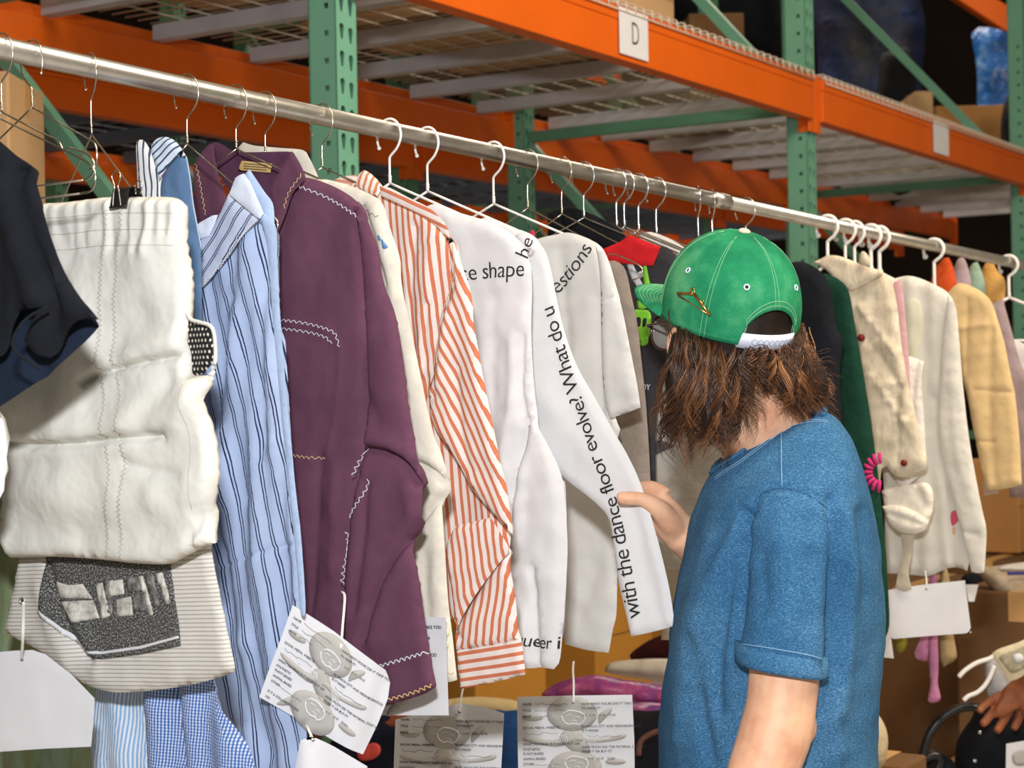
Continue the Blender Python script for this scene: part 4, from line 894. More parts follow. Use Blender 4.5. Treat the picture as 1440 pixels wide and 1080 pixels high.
# garments to the right of the man
pl = hplane(1046)
o = Cloth('black_shirt', pl, [(1080, 380), (1118, 368), (1140, 372), (1160, 388), (1170, 420), (1176, 460), (1184, 480), (1180, 520), (1184, 600), (1178, 700), (1176, 820), (1080, 820)], M['blackcloth'], None, b=0, T=.02, res=.014, pleats=[(3, .1, .004)]).ob; tag(o, 'black shirt hanging directly behind the man\'s hair', 'shirt')
pl = hplane(1090)
g = thing('green_shirt', 'dark bottle green top embroidered with a pink flower, right of the man', 'shirt', pl.O)
gs = Cloth('body', pl, [(1130, 400), (1160, 384), (1178, 392), (1194, 408), (1202, 450), (1214, 520), (1226, 600), (1236, 680), (1244, 760), (1249, 840), (1250, 880), (1244, 900), (1190, 905), (1140, 880)], fabric('bottle_green_jersey', (24, 62, 48), .15, 16), g, b=0, T=.016, res=.012, pleats=[(3, .14, .003)])
pk = plain('pink_wool', (206, 52, 122), .9)
for a in np.linspace(95, 262, 9):
    b = MB(); ca, sa = math.cos(math.radians(a)), -math.sin(math.radians(a))
    b.tube([gs.on(1240 + ca * 12, 664 + sa * 12, .003), gs.on(1240 + ca * 20, 664 + sa * 20, .004), gs.on(1240 + ca * 25, 664 + sa * 28, .003)], [.003, .0042, .0035], 6); b.build('petal', pk, g, smooth=True)
pl = hplane(1158)
wrk = NT('crinkled_cream_silk', .7, 0, srgb(222, 208, 182), .3); ob_ = wrk.coord('Object'); f_ = wrk.noise(wrk.scaled(ob_, 30, 30, 12), 1.2, 4, .6)
wrk.color(wrk.ramp(f_, [(.3, srgb(200, 186, 160)), (.6, srgb(226, 212, 188)), (.8, srgb(234, 222, 200))])); wrk.bump(f_, .006, .8)
g = thing('cream_blouse', 'crinkled cream blouse with a high folded collar and dark red beads', 'blouse', pl.O)
cb = Cloth('body', pl, [(1176, 420), (1200, 404), (1238, 386), (1252, 392), (1260, 420), (1264, 450), (1270, 500), (1282, 560), (1292, 600), (1302, 636), (1304, 652), (1300, 660), (1285, 666), (1268, 671), (1256, 667), (1247, 655), (1240, 660), (1236, 700), (1230, 690), (1222, 600), (1210, 520), (1200, 460)], wrk.m, g, b=0, T=.014, res=.011, wr=.003, wsc=16, folds=[([(1210, 430), (1240, 470), (1262, 500)], 5, 5), ([(1215, 470), (1245, 510), (1268, 545)], -5, 5), ([(1222, 520), (1250, 560), (1280, 600)], 5, 6), ([(1262, 560), (1266, 620), (1258, 664)], -6, 5)])
Cloth('collar', pl, [(1144, 369), (1156, 363), (1165, 359), (1180, 360), (1197, 366), (1222, 376), (1242, 380), (1239, 389), (1220, 398), (1198, 408), (1190, 405), (1176, 395), (1163, 381)], wrk.m, g, b=.016, T=.010, edge=.014, res=.009)
Cloth('bow_tie_end', pl, [(1208, 366), (1210, 356), (1214, 353), (1220, 358), (1224, 366), (1222, 374), (1210, 372)], wrk.m, g, b=.024, T=.006, edge=.01, res=.006)
red = plain('dark_red_bead', (112, 22, 24), .3)
for x, y, r in ((1212, 475, .0085), (1272, 651, .0075)):
    b = MB(); c = cb.on(x, y, r * .4); b.add(*ell(c, pl.U * r, pl.N * r, ZUP * r, 14, 8)); b.build('bead', red, g, smooth=True)
pl = hplane(1172)
o = Cloth('pink_scarf', pl, [(1256, 398), (1266, 392), (1270, 410), (1274, 450), (1278, 500), (1280, 560), (1264, 560), (1262, 480), (1258, 430)], fabric('dusty_pink_chiffon', (214, 170, 176), .06), None, b=.006, T=.006, edge=.012, res=.01).ob; tag(o, 'strip of dusty pink fabric beside the cream blouse', 'garment')
pl = hplane(1178)
o = Cloth('white_bustier', pl, [(1262, 495), (1276, 500), (1288, 504), (1299, 508), (1296, 540), (1300, 600), (1304, 660), (1268, 690), (1250, 640), (1258, 540)], fabric('ivory_satin', (236, 230, 222), .04, 10, wrinkle=.8), None, b=.004, T=.010, res=.011, folds=[([(1290, 510), (1284, 560), (1286, 640)], -5, 5)]).ob; tag(o, 'ivory strapless top with a straight edge behind the cream blouse', 'top')
pl = hplane(1187)
sh = fabric('sheer_white_voile', (220, 216, 206), .04, 8, 600, .2, wrinkle=.6, wscale=12)
g = thing('sheer_white_shirt', 'long sheer white shirt hanging between the cream blouse and the straw jacket', 'shirt', pl.O)
sb = Cloth('body', pl, [(1236, 410), (1258, 392), (1280, 388), (1300, 394), (1322, 404), (1338, 418), (1346, 440), (1349, 500), (1354, 560), (1362, 640), (1368, 700), (1370, 760), (1360, 803), (1345, 798), (1330, 800), (1306, 810), (1280, 808), (1246, 806), (1244, 700), (1236, 560)], sh, g, b=0, T=.014, res=.012, wr=.002, pleats=[(2, .05, .003)], folds=[([(1318, 560), (1322, 640), (1338, 690), (1350, 740)], -7, 5), ([(1336, 680), (1342, 800)], -5, 5)])
Cloth('sleeve', pl, [(1334, 414), (1344, 432), (1349, 480), (1354, 540), (1362, 610), (1372, 670), (1382, 720), (1387, 744), (1386, 780), (1384, 805), (1375, 806), (1366, 804), (1358, 770), (1344, 716), (1330, 660), (1320, 600), (1322, 520), (1328, 450)], sh, g, b=.02, T=.010, edge=.02, res=.011, folds=[([(1340, 520), (1346, 620), (1366, 700)], 4, 8), ([(1352, 746), (1378, 752)], -4, 4)])
pkp = plain('pink_print', (206, 84, 104), .8)
sb.patch('pink_print', [(1338, 722), (1344, 718), (1349, 726), (1345, 736), (1339, 738)], pkp, g, th=.001); sb.patch('orange_print', [(1341, 742), (1344, 741), (1344, 750), (1341, 751)], plain('peach_print', (222, 172, 130), .8), g, th=.001)
sb.patch('sage_print', [(1264, 440), (1290, 420), (1300, 450), (1292, 520), (1284, 600), (1276, 560), (1270, 480)], plain('pale_sage_tint', (208, 208, 186), .9), g, res=.01)
pl = hplane(1172)
iv = fabric('ivory_cotton_padding', (232, 224, 210), .05, 12, wrinkle=.7)
g = thing('ruffled_white_piece', 'puffy ivory ruffle with a hanging ribbon under the cream blouse', 'garment', pl.O)
Cloth('upper_roll', pl, [(1240, 690), (1262, 684), (1290, 680), (1300, 678), (1309, 684), (1313, 700), (1310, 725), (1304, 738), (1290, 740), (1270, 730), (1245, 720)], iv, g, b=.03, T=.016, edge=.03, res=.01, folds=[([(1292, 690), (1304, 710)], -5, 6)])
Cloth('lower_roll', pl, [(1241, 712), (1255, 710), (1275, 714), (1295, 724), (1306, 734), (1300, 746), (1282, 751), (1262, 746), (1248, 732)], iv, g, b=.046, T=.016, edge=.03, res=.01, folds=[([(1250, 722), (1270, 728), (1300, 738)], -4, 4)])
Cloth('ribbon', pl, [(1266, 744), (1284, 746), (1282, 780), (1278, 805), (1282, 828), (1270, 832), (1259, 826), (1264, 800), (1268, 775)], fabric('greige_ribbon', (200, 188, 168), .06), g, b=.03, T=.004, edge=.01, res=.009)
pl = hplane(1300)
stw = fabric('straw_linen', (222, 192, 142), .09, 12, 500, .5, wrinkle=.5, wscale=16)
g = thing('straw_jacket', 'straw-coloured linen jacket with patch pockets near the right edge', 'jacket', pl.O)
sj = Cloth('body', pl, [(1326, 420), (1338, 406), (1348, 398), (1362, 401), (1380, 410), (1394, 424), (1401, 444), (1412, 480), (1420, 520), (1428, 560), (1434, 620), (1437, 682), (1410, 688), (1388, 690), (1376, 640), (1360, 560), (1340, 480)], stw, g, b=0, T=.014, res=.012, folds=[([(1362, 420), (1360, 540), (1366, 680)], -3, 4), ([(1396, 440), (1392, 560), (1400, 680)], -4, 6), ([(1350, 462), (1390, 456)], 3, 4), ([(1372, 548), (1425, 552)], -3, 3), ([(1370, 620), (1400, 622)], -3, 3)])
Cloth('lining', pl, [(1382, 676), (1402, 680), (1404, 694), (1384, 697)], fabric('beige_lining', (190, 164, 140), .05), g, b=-.014, T=.004, edge=.01, res=.01)
pl = hplane(1372)
for oo, col, nm, lab in (([(1390, 430), (1410, 420), (1424, 470), (1432, 500), (1440, 520), (1470, 560), (1470, 700), (1420, 700)], (168, 148, 150), 'mauve_scarf', 'mauve grey patterned cloth just right of the straw jacket'),
                         ([(1412, 484), (1428, 478), (1446, 486), (1500, 500), (1500, 700), (1440, 700), (1425, 600)], (234, 228, 226), 'white_blouse', 'white blouse cut by the right edge beside the straw jacket')):
    o = Cloth(nm, hplane(1372 if col[0] < 200 else 1398), oo, fabric('cotton_' + nm, col, .1), None, b=0, T=.010, res=.014).ob; tag(o, lab, 'garment')
# tops peeping over the second rail, right
for q, c, nm, lab in (([(1308, 404), (1314, 380), (1326, 364), (1334, 362), (1340, 374), (1346, 400), (1352, 430), (1310, 430)], (206, 84, 40), 'orange_shirt', 'burnt orange garment shoulder between rail and straw jacket'),
                      ([(1338, 392), (1346, 366), (1354, 361), (1360, 372), (1366, 400), (1366, 430), (1340, 430)], (178, 158, 166), 'mauve_shirt', 'mauve garment shoulder right of the burnt orange one'),
                      ([(1360, 390), (1366, 372), (1374, 368), (1380, 380), (1386, 405), (1384, 430), (1362, 430)], (158, 184, 166), 'mint_shirt', 'mint green garment shoulder right of the mauve one'),
                      ([(1380, 386), (1386, 370), (1396, 367), (1402, 380), (1414, 396), (1412, 430), (1384, 430)], (216, 166, 96), 'yellow_shirt', 'honey yellow garment shoulder, last of the four by the rail end')):
    o = Cloth(nm, hplane(1395 + (q[0][0] - 1308) * .6, 4), q, fabric('cotton_' + nm, c, .1), None, b=0, T=.014, edge=.03, res=.014).ob; tag(o, lab, 'garment')

# ------------------------------------------------------------------ paper tags
def card(name, label, pts, Y, mat='paper', curl=None, facing=None, hang=None, string=None, hole=None, res=.006, rnd=False):
    c0 = np.mean(np.array(pts), 0)
    if hang: h_ = hplane(hang); facing = U0; Y = float(h_.at(*h_.hit(c0[0], c0[1], 0), 0)[1])
    O = P(c0[0], c0[1], Y); pl = Plane(O, facing if facing is not None else (1, -.12))
    t = thing(name, label, 'tag', O)
    c = Cloth('card', pl, pts, M[mat], t, b=0, T=.0004, edge=.002, folds=curl or [], res=res, wr=.0006, wsc=5, round_=rnd)
    if hole:
        b = MB(); h = c.on(hole[0], hole[1], .0003); b.add(*ell(h, pl.U * .0026, pl.N * .0005, ZUP * .0026, 14, 6)); b.build('punched_hole', M['inkgrey'], t, smooth=True)
    if string:
        q = [c.on(hole[0], hole[1], .002)] + [P(x, y, yy) for x, y, yy in string]
        b = MB(); b.tube(crom(q, 6), .0008, 6); q2 = [v + np.array([.0016, 0, .0]) for v in q]; b.tube(crom(q2, 6), .0008, 6); b.build('string', M['string'], t, smooth=True)
    return t, c
def form(t, c, o, ex, ey, w, art=True):
    """printed form in card coordinates: o = top-left pixel, ex / ey = pixel vectors of card width and height, w = card width in metres"""
    o = np.array(o, float); ex = np.array(ex, float); ey = np.array(ey, float)
    px = lambda a, b: tuple(o + ex * a + ey * b)
    def ln(a, b, txt, s=.029, mat=INK, nm='printed_line'): c.text(nm, txt, [px(a, b), px(a + .3, b), px(min(a + .6, 1.2), b)], w * s, mat, t, eps=.0014)
    if art:
        A = lambda pts, m_='artgrey', e=.0005: c.patch('print_shape', [px(a, b) for a, b in pts], M[m_], t, eps=e, th=.0003, res=.012)
        cir = lambda x, y, rx, ry, a0=0, a1=360, n=14: [(x + rx * math.cos(math.radians(a)), y + ry * math.sin(math.radians(a))) for a in np.linspace(a0, a1, n, endpoint=a1 - a0 < 360)]
        A(cir(.47, .20, .22, .20)); A(cir(.49, .82, .23, .19))
        A(cir(.13, .24, .09, .04)); A(cir(.84, .76, .09, .035))
        A([(.05, .47), (.30, .50), (.50, .46), (.70, .50), (.92, .44), (.90, .50), (.68, .54), (.50, .52), (.34, .58), (.10, .53)])
        A([(.40, .40), (.52, .40), (.62, .60), (.60, .66), (.48, .64), (.36, .50)])
        A([(.70, .22), (.76, .16), (.82, .14), (.80, .20), (.74, .28), (.70, .32)]); A([(.20, .88), (.26, .80), (.32, .76), (.30, .84), (.24, .92), (.16, .96)])
        for X, Y_ in ((.48, .25), (.50, .78)):
            bell = [(-.10, -.03), (-.05, -.085), (.04, -.075), (.10, -.035), (.095, .03), (.045, .085), (.015, .055), (-.03, .075), (-.085, .04)]
            q = [px(X + a, Y_ + b) for a, b in bell] ; q.append(q[0])
            c.stitch('print_outline', q, M['paper'], t, r=.0011, kind='line')
            for st_ in ([(-.07, -.02), (-.03, -.045), (0, -.03)], [(.0, .0), (.03, -.02), (.06, .0)], [(-.02, .05), (.0, .02), (.02, .03), (.03, .06)]): c.stitch('print_outline', [px(X + a, Y_ + b) for a, b in st_], M['paper'], t, r=.0006, kind='line')
        for X, Y_, s_ in ((.34, .44, 1), (.62, .56, -1)):
            for k in range(4): c.stitch('print_outline', [px(X + .02 * k, Y_), px(X + .02 * k + .03 * s_, Y_ + .05 * s_), px(X + .02 * k + .02 * s_, Y_ + .09 * s_)], M['paper'], t, r=.0006, kind='line')
    for a, b, s_ in ((.04, .10, 'NAME:'), (.04, .17, 'TITLE:'), (.04, .24, 'PRICE:'), (.04, .37, 'SOCIAL MEDIA, WEBSITE:'), (.04, .56, 'WHAT MATERIAL IS IT MADE OUT OF?'), (.04, .62, 'SYNTHETIC'), (.04, .67, 'PLANT-BASED'), (.04, .73, 'ANIMAL-BASED'), (.04, .79, 'OTHER:'), (.04, .90, 'IS IT A COLLABORATION?'), (.04, .96, 'NO'),
                     (.55, .10, 'HOW MANY HOURS DID IT TAKE YOU'), (.55, .15, 'TO MAKE IT?'), (.55, .36, 'IN WHICH CITY AND NEIGHBORHOOD'), (.55, .41, 'IS IT MADE?'), (.55, .60, 'HOW MUCH DID THE MATERIAL COST TO'), (.55, .65, 'MAKE IT OR BUY IT?')): ln(a, b, s_)
    ln(.56, .23, '0-5    5-10    10-20    20-56', .026, M['inkgrey']); ln(.56, .73, '$    5-10    10-20    20-56+', .026, M['inkgrey'])
    rs = random.Random(3)
    for a, b, n in ((.15, .10, .30), (.15, .17, .34), (.14, .24, .16), (.06, .44, .30), (.14, .80, .24), (.60, .48, .3)):   # handwriting
        q = []
        for k in range(int(n * 90)): q.append(px(a + k / 90, b - .012 + rs.uniform(-.018, .014)))
        c.stitch('handwriting', q, M['inkgrey'], t, r=.00028, kind='line')
t, c = card('paper_tag', 'big printed form tag hanging askew in front of the purple shirt', [(413, 850), (440, 868), (470, 888), (500, 911), (525, 930), (540, 944), (546, 962), (543, 985), (528, 1022), (508, 1063), (470, 1042), (430, 1018), (396, 998), (366, 979), (380, 940), (396, 898)], 2.17, curl=[([(548, 940), (538, 985), (515, 1060)], -12, 16), ([(360, 980), (410, 852)], 5, 30)], hole=(479, 912), string=[(481, 880, 2.175), (484, 840, 2.19), (480, 832, 2.2)])
form(t, c, (413, 852), (131, 92), (-46, 128), .135)
t, c = card('paper_tag', 'blank white tag curling up under the big form tag', [(424, 1040), (438, 1034), (470, 1050), (517, 1078), (500, 1110), (410, 1110)], 2.13, string=[(430, 1020, 2.15)], hole=(440, 1040), curl=[([(430, 1100), (430, 1030)], 8, 14)])
t, c = card('paper_tag', 'white form tag mostly hidden behind the purple cuff', [(560, 868), (627, 868), (629, 940), (631, 1006), (535, 1006), (545, 940)], 2.64, hang=351)
for x, y, s_ in ((596, 884, 'TAKE YOU'), (600, 899, '56'), (599, 923, 'HOOD'), (605, 962, 'TO')): c.text('printed_line', s_, [(x, y), (x + 25, y + .3), (x + 60, y + .6)], .0058, INK, t)
c.patch('print_shape', [(545, 1004), (560, 980), (585, 972), (570, 990), (552, 1005)], M['artgrey'], t)
t, c = card('paper_tag', 'printed form tag low at centre, partly shaded by its neighbour', [(556, 1012), (600, 1000), (646, 989), (680, 994), (709, 1003), (706, 1060), (702, 1130), (552, 1130), (554, 1070)], 2.72, hole=(646, 1001), string=[(648, 980, 2.72), (652, 962, 2.73)])
form(t, c, (558, 1000), (152, 4), (-4, 130), .165)
t, c = card('paper_tag', 'square printed form tag hanging on a string beside the man\'s blue tee', [(727, 980), (810, 978), (889, 977), (892, 1040), (893, 1130), (730, 1130), (728, 1050)], 2.80, hole=(806, 988), string=[(806, 960, 2.8), (805, 942, 2.8), (806, 930, 2.8)])
form(t, c, (728, 980), (162, -2), (2, 122), .18)
t, c = card('paper_tag', 'blank white tag tied to the striped hem panel at lower left', [(-12, 918), (20, 915), (46, 914), (64, 920), (100, 948), (133, 982), (131, 1020), (128, 1050), (60, 1053), (-12, 1058)], 2.03, hole=(31, 927), string=[(31, 900, 2.01), (32, 870, 2.0), (32, 847, 1.985)], facing=(.85, -.5))
t, c = card('paper_tag', 'blank landscape tag hanging below the sheer white shirt', [(1246, 830), (1300, 822), (1357, 816), (1361, 850), (1366, 890), (1310, 894), (1250, 899), (1248, 865)], 3.75, hole=(1303, 828), string=[(1302, 812, 3.78), (1300, 800, 3.8)], res=.012)
t, c = card('paper_tag', 'small cream tag between the man and the landscape tag', [(1238, 862), (1247, 862), (1252, 890), (1257, 926), (1238, 924)], 3.70, res=.01)
# ------------------------------------------------------------------ lower shelf and clutter under the garments
M['kraft'] = plain('dark_kraft_card', (112, 82, 54), .85, 0, .2, .15, 5, .05, 90); M['ochre'] = plain('ochre_card', (196, 140, 58), .8, 0, .2, .12, 4, .05, 90)
for k in (-1, 0, 1):
    beam(k, False, ('orange low beam at left, below the frame', 'orange low beam at centre, below the frame', 'orange low beam at right, below the frame')[k + 1], None, (.42, .55))
    beam(k, True, ('orange low rear beam at left', 'orange low rear beam at centre', 'orange low rear beam at right')[k + 1], None, (.42, .55))
    deck(k, ('low wire deck at left under the garments', 'low wire deck at centre under the garments', 'low wire deck at right under the garments')[k + 1], None, .555)
def at_z(px, z, Y): q = P(px, 540, Y); q[2] = z; return q
SH = .573
cbox('ochre carton under the orange striped cuff', at_z(640, SH, 4.95), .36, .34, .36, M['ochre'])
cbox('ochre carton directly under the printed white hem, its flap up', at_z(800, SH, 5.5), .36, .36, .38, M['ochre'])
cbox('ochre carton between the printed hem and the held sleeve cuff', at_z(905, SH, 6.1), .34, .36, .46, M['ochre'])
cbox('brown carton behind the left garments on the low deck', at_z(480, SH, 4.6), .4, .36, .4, M['kraft'])
cbox('tall brown carton behind the others at centre', at_z(720, SH, 5.9), .36, .30, .5, M['kraft'])
def puff(name, label, cat, pts, Y, mat, T=.05, edge=.06, group=None, ang=-.3, folds=(), wr=.004, res=.014, parent=None, b=0, pleats=()):
    c0 = np.mean(np.array(pts), 0); O = P(c0[0], c0[1], Y); pl = Plane(O, (1, ang))
    c = Cloth(name, pl, pts, mat, parent, b=b, T=T, edge=edge, folds=folds, res=res, wr=wr, wsc=9, pleats=pleats, soft=True)
    if parent is None: tag(c.ob, label, cat, group)
    return c
NAVY = fabric('navy_nylon', (24, 30, 46), .2, 12)
g = thing('navy_bag', 'navy bag with a red oval patch, beside the big form tag', 'bag', P(525, 1040, 3.9))
nb = puff('body', '', '', [(470, 1030), (510, 1002), (560, 992), (600, 1010), (612, 1050), (600, 1110), (470, 1110)], 3.9, NAVY, T=.07, parent=g)
nb.patch('red_patch', [(520, 1048), (528, 1040), (542, 1036), (550, 1041), (551, 1050), (542, 1058), (526, 1059)], plain('coral_patch', (196, 72, 66), .6), g, th=.004); nb.patch('pale_badge', [(519, 1071), (530, 1070), (530, 1076), (519, 1076)], M['paper'], g, th=.002, round_=False)
puff('cream_cloth', 'strip of cream folded cloth behind the shaded form tag', 'cloth', [(540, 1010), (600, 990), (660, 980), (720, 984), (740, 995), (735, 1012), (640, 1010), (560, 1026)], 4.1, fabric('cream_fold', (206, 184, 140), .12), T=.03, edge=.03)
puff('red_knit', 'rusty red knitted thing below the white half-hidden tag', 'cloth', [(530, 1012), (560, 1004), (590, 1003), (590, 1020), (545, 1030), (528, 1026)], 3.85, fabric('rust_knit', (140, 76, 58), .4, 120), T=.02, edge=.03)
puff('blue_cloth', 'dark blue cloth between the two form tags', 'cloth', [(690, 1008), (712, 1000), (740, 1004), (750, 1060), (745, 1110), (690, 1110)], 3.95, fabric('royal_blue_cloth', (36, 72, 128), .3, 10), T=.05)
puff('black_cloth', 'black crumpled cloth behind the right form tag and the blue tee', 'cloth', [(880, 1010), (910, 1000), (950, 1010), (960, 1100), (870, 1110)], 3.9, M['blackcloth'], T=.06)
PK = NT('iridescent_purple_film', .25, 0, srgb(150, 70, 138), .6); f_ = PK.noise(PK.coord('Object'), 14, 4, .6)
PK.color(PK.ramp(f_, [(.3, srgb(92, 70, 140)), (.48, srgb(146, 60, 124)), (.62, srgb(176, 90, 140)), (.75, srgb(214, 150, 170))])); PK.bump(f_, .01, .6)
puff('purple_packet', 'shiny purple plastic-wrapped packet above the right form tag', 'packet', [(762, 975), (780, 962), (805, 954), (840, 949), (880, 956), (925, 962), (950, 970), (950, 1000), (900, 992), (870, 990), (830, 985), (775, 984)], 4.2, PK.m, T=.05, edge=.04)
puff('lilac_packet', 'shiny lilac packet below the purple one, against the blue tee', 'packet', [(884, 990), (915, 988), (950, 994), (950, 1012), (920, 1010), (890, 1004)], 4.1, PK.m, T=.03, edge=.03)
puff('pale_packet', 'clear pale plastic packet on top of the purple one', 'packet', [(850, 944), (858, 932), (885, 928), (930, 926), (950, 930), (950, 958), (910, 956), (870, 950)], 4.3, plain('pale_poly_film', (196, 188, 176), .3), T=.03, edge=.03)
puff('red_black_cloth', 'dark red and black cloth under the held sleeve cuff', 'cloth', [(885, 922), (905, 905), (925, 895), (960, 885), (960, 932), (900, 932)], 4.5, fabric('oxblood_black_cloth', (56, 20, 24), .8, 14), T=.04, edge=.05)
b = MB(); b.tube(crom([P(x, y, 3.75) for x, y in ((898, 1062), (900, 1045), (908, 1036), (920, 1030), (934, 1026))], 6), .006, 8); tag(b.build('braided_cord', fabric('brown_cord', (110, 76, 66), .4, 160), smooth=True), 'brown braided cord arching beside the blue tee', 'cord')

# right-hand side clutter
cbox('kraft carton behind the sheer shirt hem, topmost of the pair at right', at_z(1402, .845, 6.9), .17, .2, .36, M['card'])
cbox('ochre carton right of the straw jacket hem', at_z(1434, .845, 7.15), .15, .2, .42, M['ochre'])
cbox('low wide kraft carton under the two at right', at_z(1410, .58, 6.8), .5, .4, .26, M['kraft'])
cbox('large brown carton on the floor behind the pink tassel', at_z(1296, .0, 5.6), .46, .42, .88, M['kraft'])
cbox('brown carton at the right edge behind the black bag', at_z(1446, .0, 4.95), .3, .34, .93, M['kraft'])
puff('papers', 'pale heap of printed cloth and papers beside the sheer shirt hem', 'cloth', [(1375, 800), (1400, 796), (1450, 790), (1480, 800), (1480, 846), (1440, 846), (1410, 842), (1392, 826)], 4.9, fabric('printed_pale_cloth', (206, 190, 166), .3, 30), T=.05, edge=.05)
puff('blue_stripe_packet', 'white packet with a blue stripe lying on the pale heap', 'packet', [(1405, 796), (1450, 790), (1480, 790), (1480, 804), (1440, 806), (1408, 804)], 4.75, plain('white_packet', (222, 216, 206), .5), T=.02, edge=.03)
b = MB(); b.box(P(1436, 806, 4.70), np.array([.035, 0, 0]), np.array([0, .006, 0]), ZUP * .0045); tag(b.build('blue_strip', plain('indigo_strip', (62, 58, 120), .5), bevel=.001), 'indigo strip on the white packet at the right edge', 'strip')
puff('black_pouch', 'small black pouch right of the landscape tag', 'pouch', [(1352, 812), (1372, 806), (1398, 822), (1410, 836), (1405, 840), (1372, 842), (1362, 836)], 5.3, M['blackcloth'], T=.03, edge=.03)
t, c = card('paper_tag', 'small folded cream tag tucked behind the landscape one', [(1358, 822), (1376, 822), (1370, 846), (1362, 846)], 4.2, res=.012)
cbox('brown carton on the floor under the black bag', at_z(1408, 0, 4.42), .30, .30, .555, M['kraft'])
cbox('small brown carton on the floor under the pale bundle, beside the blue tee', at_z(1224, 0, 3.66), .14, .16, .735, M['kraft'])
# tassel
PT = fabric('mauve_pink_ribbon', (186, 122, 156), .15, 30)
g = thing('pink_tassel', 'mauve pink ribbon tassel dangling below the landscape tag', 'tassel', P(1312, 940, 3.82))
puff('ribbon', '', '', [(1307, 806), (1317, 806), (1318, 880), (1320, 930), (1319, 960), (1323, 982), (1315, 988), (1305, 985), (1308, 960), (1306, 930), (1306, 880)], 3.82, PT, T=.007, edge=.012, parent=g, wr=.0006, res=.006)
puff('bow', '', '', [(1300, 888), (1310, 884), (1309, 905), (1306, 930), (1286, 924), (1290, 908)], 3.83, PT, T=.012, edge=.02, parent=g, wr=.001)
puff('olive_cloth', 'olive green scrap of cloth left of the pink tassel', 'cloth', [(1262, 812), (1274, 812), (1276, 890), (1274, 912), (1264, 918), (1257, 905), (1260, 885)], 3.84, fabric('olive_scrap', (146, 140, 56), .2), T=.012, edge=.02)
puff('beige_ribbon', 'beige ribbon right of the pink tassel', 'ribbon', [(1322, 806), (1334, 806), (1340, 886), (1346, 924), (1336, 932), (1324, 936), (1322, 886)], 3.84, fabric('beige_scrap', (168, 146, 106), .15), T=.012, edge=.02)
b = MB(); b.bar(P(1362, 895, 5.0), P(1396, 922, 5.0), .012, .012); tag(b.build('green_bar', M['greend']), 'short green metal bar showing behind the white strings', 'bar')
# white strings and bank-note cloth
for q, lab in (([(1348, 952), (1358, 942), (1374, 932), (1392, 926), (1400, 920)], 'white cord end pointing at the pink tassel, upper of the two'), ([(1355, 985), (1362, 979), (1374, 974), (1384, 965), (1392, 952), (1398, 936)], 'white cord end above the black handle, lower of the two')):
    b = MB(); b.tube(crom([P(x, y, 4.15) for x, y in q], 6), .0055, 8); tag(b.build('white_string', M['string'], smooth=True), lab, 'string')
puff('grey_scarf', 'pale grey gathered cloth between cords and hand', 'cloth', [(1385, 930), (1400, 924), (1425, 960), (1418, 980), (1395, 984), (1386, 965)], 4.2, fabric('pale_grey_gauze', (172, 170, 172), .12), T=.015, edge=.03)
g = thing('banknote_cloth', 'cream bank-note-like printed cloth at the right edge above the brown hand', 'cloth', P(1420, 930, 4.05))
bc = puff('panel', '', '', [(1396, 918), (1430, 904), (1470, 890), (1480, 930), (1450, 944), (1421, 958), (1408, 940)], 4.05, fabric('note_cream', (216, 202, 172), .05), T=.006, edge=.015, parent=g, wr=.001)
bc.patch('print_shape', [(1406, 922), (1432, 912), (1466, 900), (1470, 926), (1446, 936), (1424, 946), (1412, 934)], fabric('note_grey', (176, 168, 144), .3, 60), g, res=.012); bc.patch('print_shape', [(1424, 922), (1434, 918), (1440, 926), (1430, 932)], M['paper'], g, eps=.0016, res=.01)
# black bag with hoop handle
g = thing('black_bag', 'black bag with hooped handles under the brown hand at lower right', 'bag', P(1390, 1060, 4.3))
puff('body', '', '', [(1342, 1085), (1344, 1050), (1352, 1030), (1366, 1010), (1372, 996), (1390, 992), (1440, 985), (1500, 985), (1500, 1140), (1342, 1140)], 4.3, M['blackcloth'], T=.07, edge=.07, parent=g, b=0)
b = MB(); b.tube(crom([P(x, y, 4.18) for x, y in ((1292, 1075), (1298, 1058), (1306, 1034), (1322, 1012), (1344, 998), (1366, 994), (1384, 1000))], 6), .0105, 10); b.build('handle', M['black'], g, smooth=True)
b = MB(); b.tube(crom([P(x, y, 4.2) for x, y in ((1250, 1062), (1270, 1066), (1290, 1070), (1312, 1062), (1322, 1070), (1310, 1095))], 6), [.008] * 3 + [.012] * 28, 10); b.build('strap', M['black'], g, smooth=True)
puff('flap', '', '', [(1262, 1082), (1290, 1068), (1320, 1060), (1345, 1078), (1350, 1140), (1262, 1140)], 4.28, M['blackcloth'], T=.03, edge=.03, parent=g)
for x, y in ((1378, 1030), (1371, 1070)):
    b = MB(); b.add(*ell(P(x, y, 4.22), (.005, 0, 0), (0, .003, 0), (0, 0, .005), 10, 6)); b.build('stud', M['silverwire'], g, smooth=True)
t, c = card('paper_tag', 'grey printed tag at the bottom right corner on the black bag', [(1415, 1046), (1450, 1040), (1480, 1040), (1480, 1110), (1414, 1110)], 4.1, res=.014)
c.patch('print_shape', [(1424, 1060), (1442, 1054), (1450, 1066), (1440, 1076), (1426, 1074)], M['artgrey'], t, res=.01)
puff('white_bucket', 'rounded pale cream bundle peeking out behind the blue tee', 'bundle', [(1225, 1000), (1236, 1006), (1246, 1024), (1249, 1045), (1246, 1066), (1242, 1081), (1222, 1081), (1215, 1040)], 3.6, fabric('pale_cream_canvas', (206, 190, 160), .08), T=.05, edge=.06)

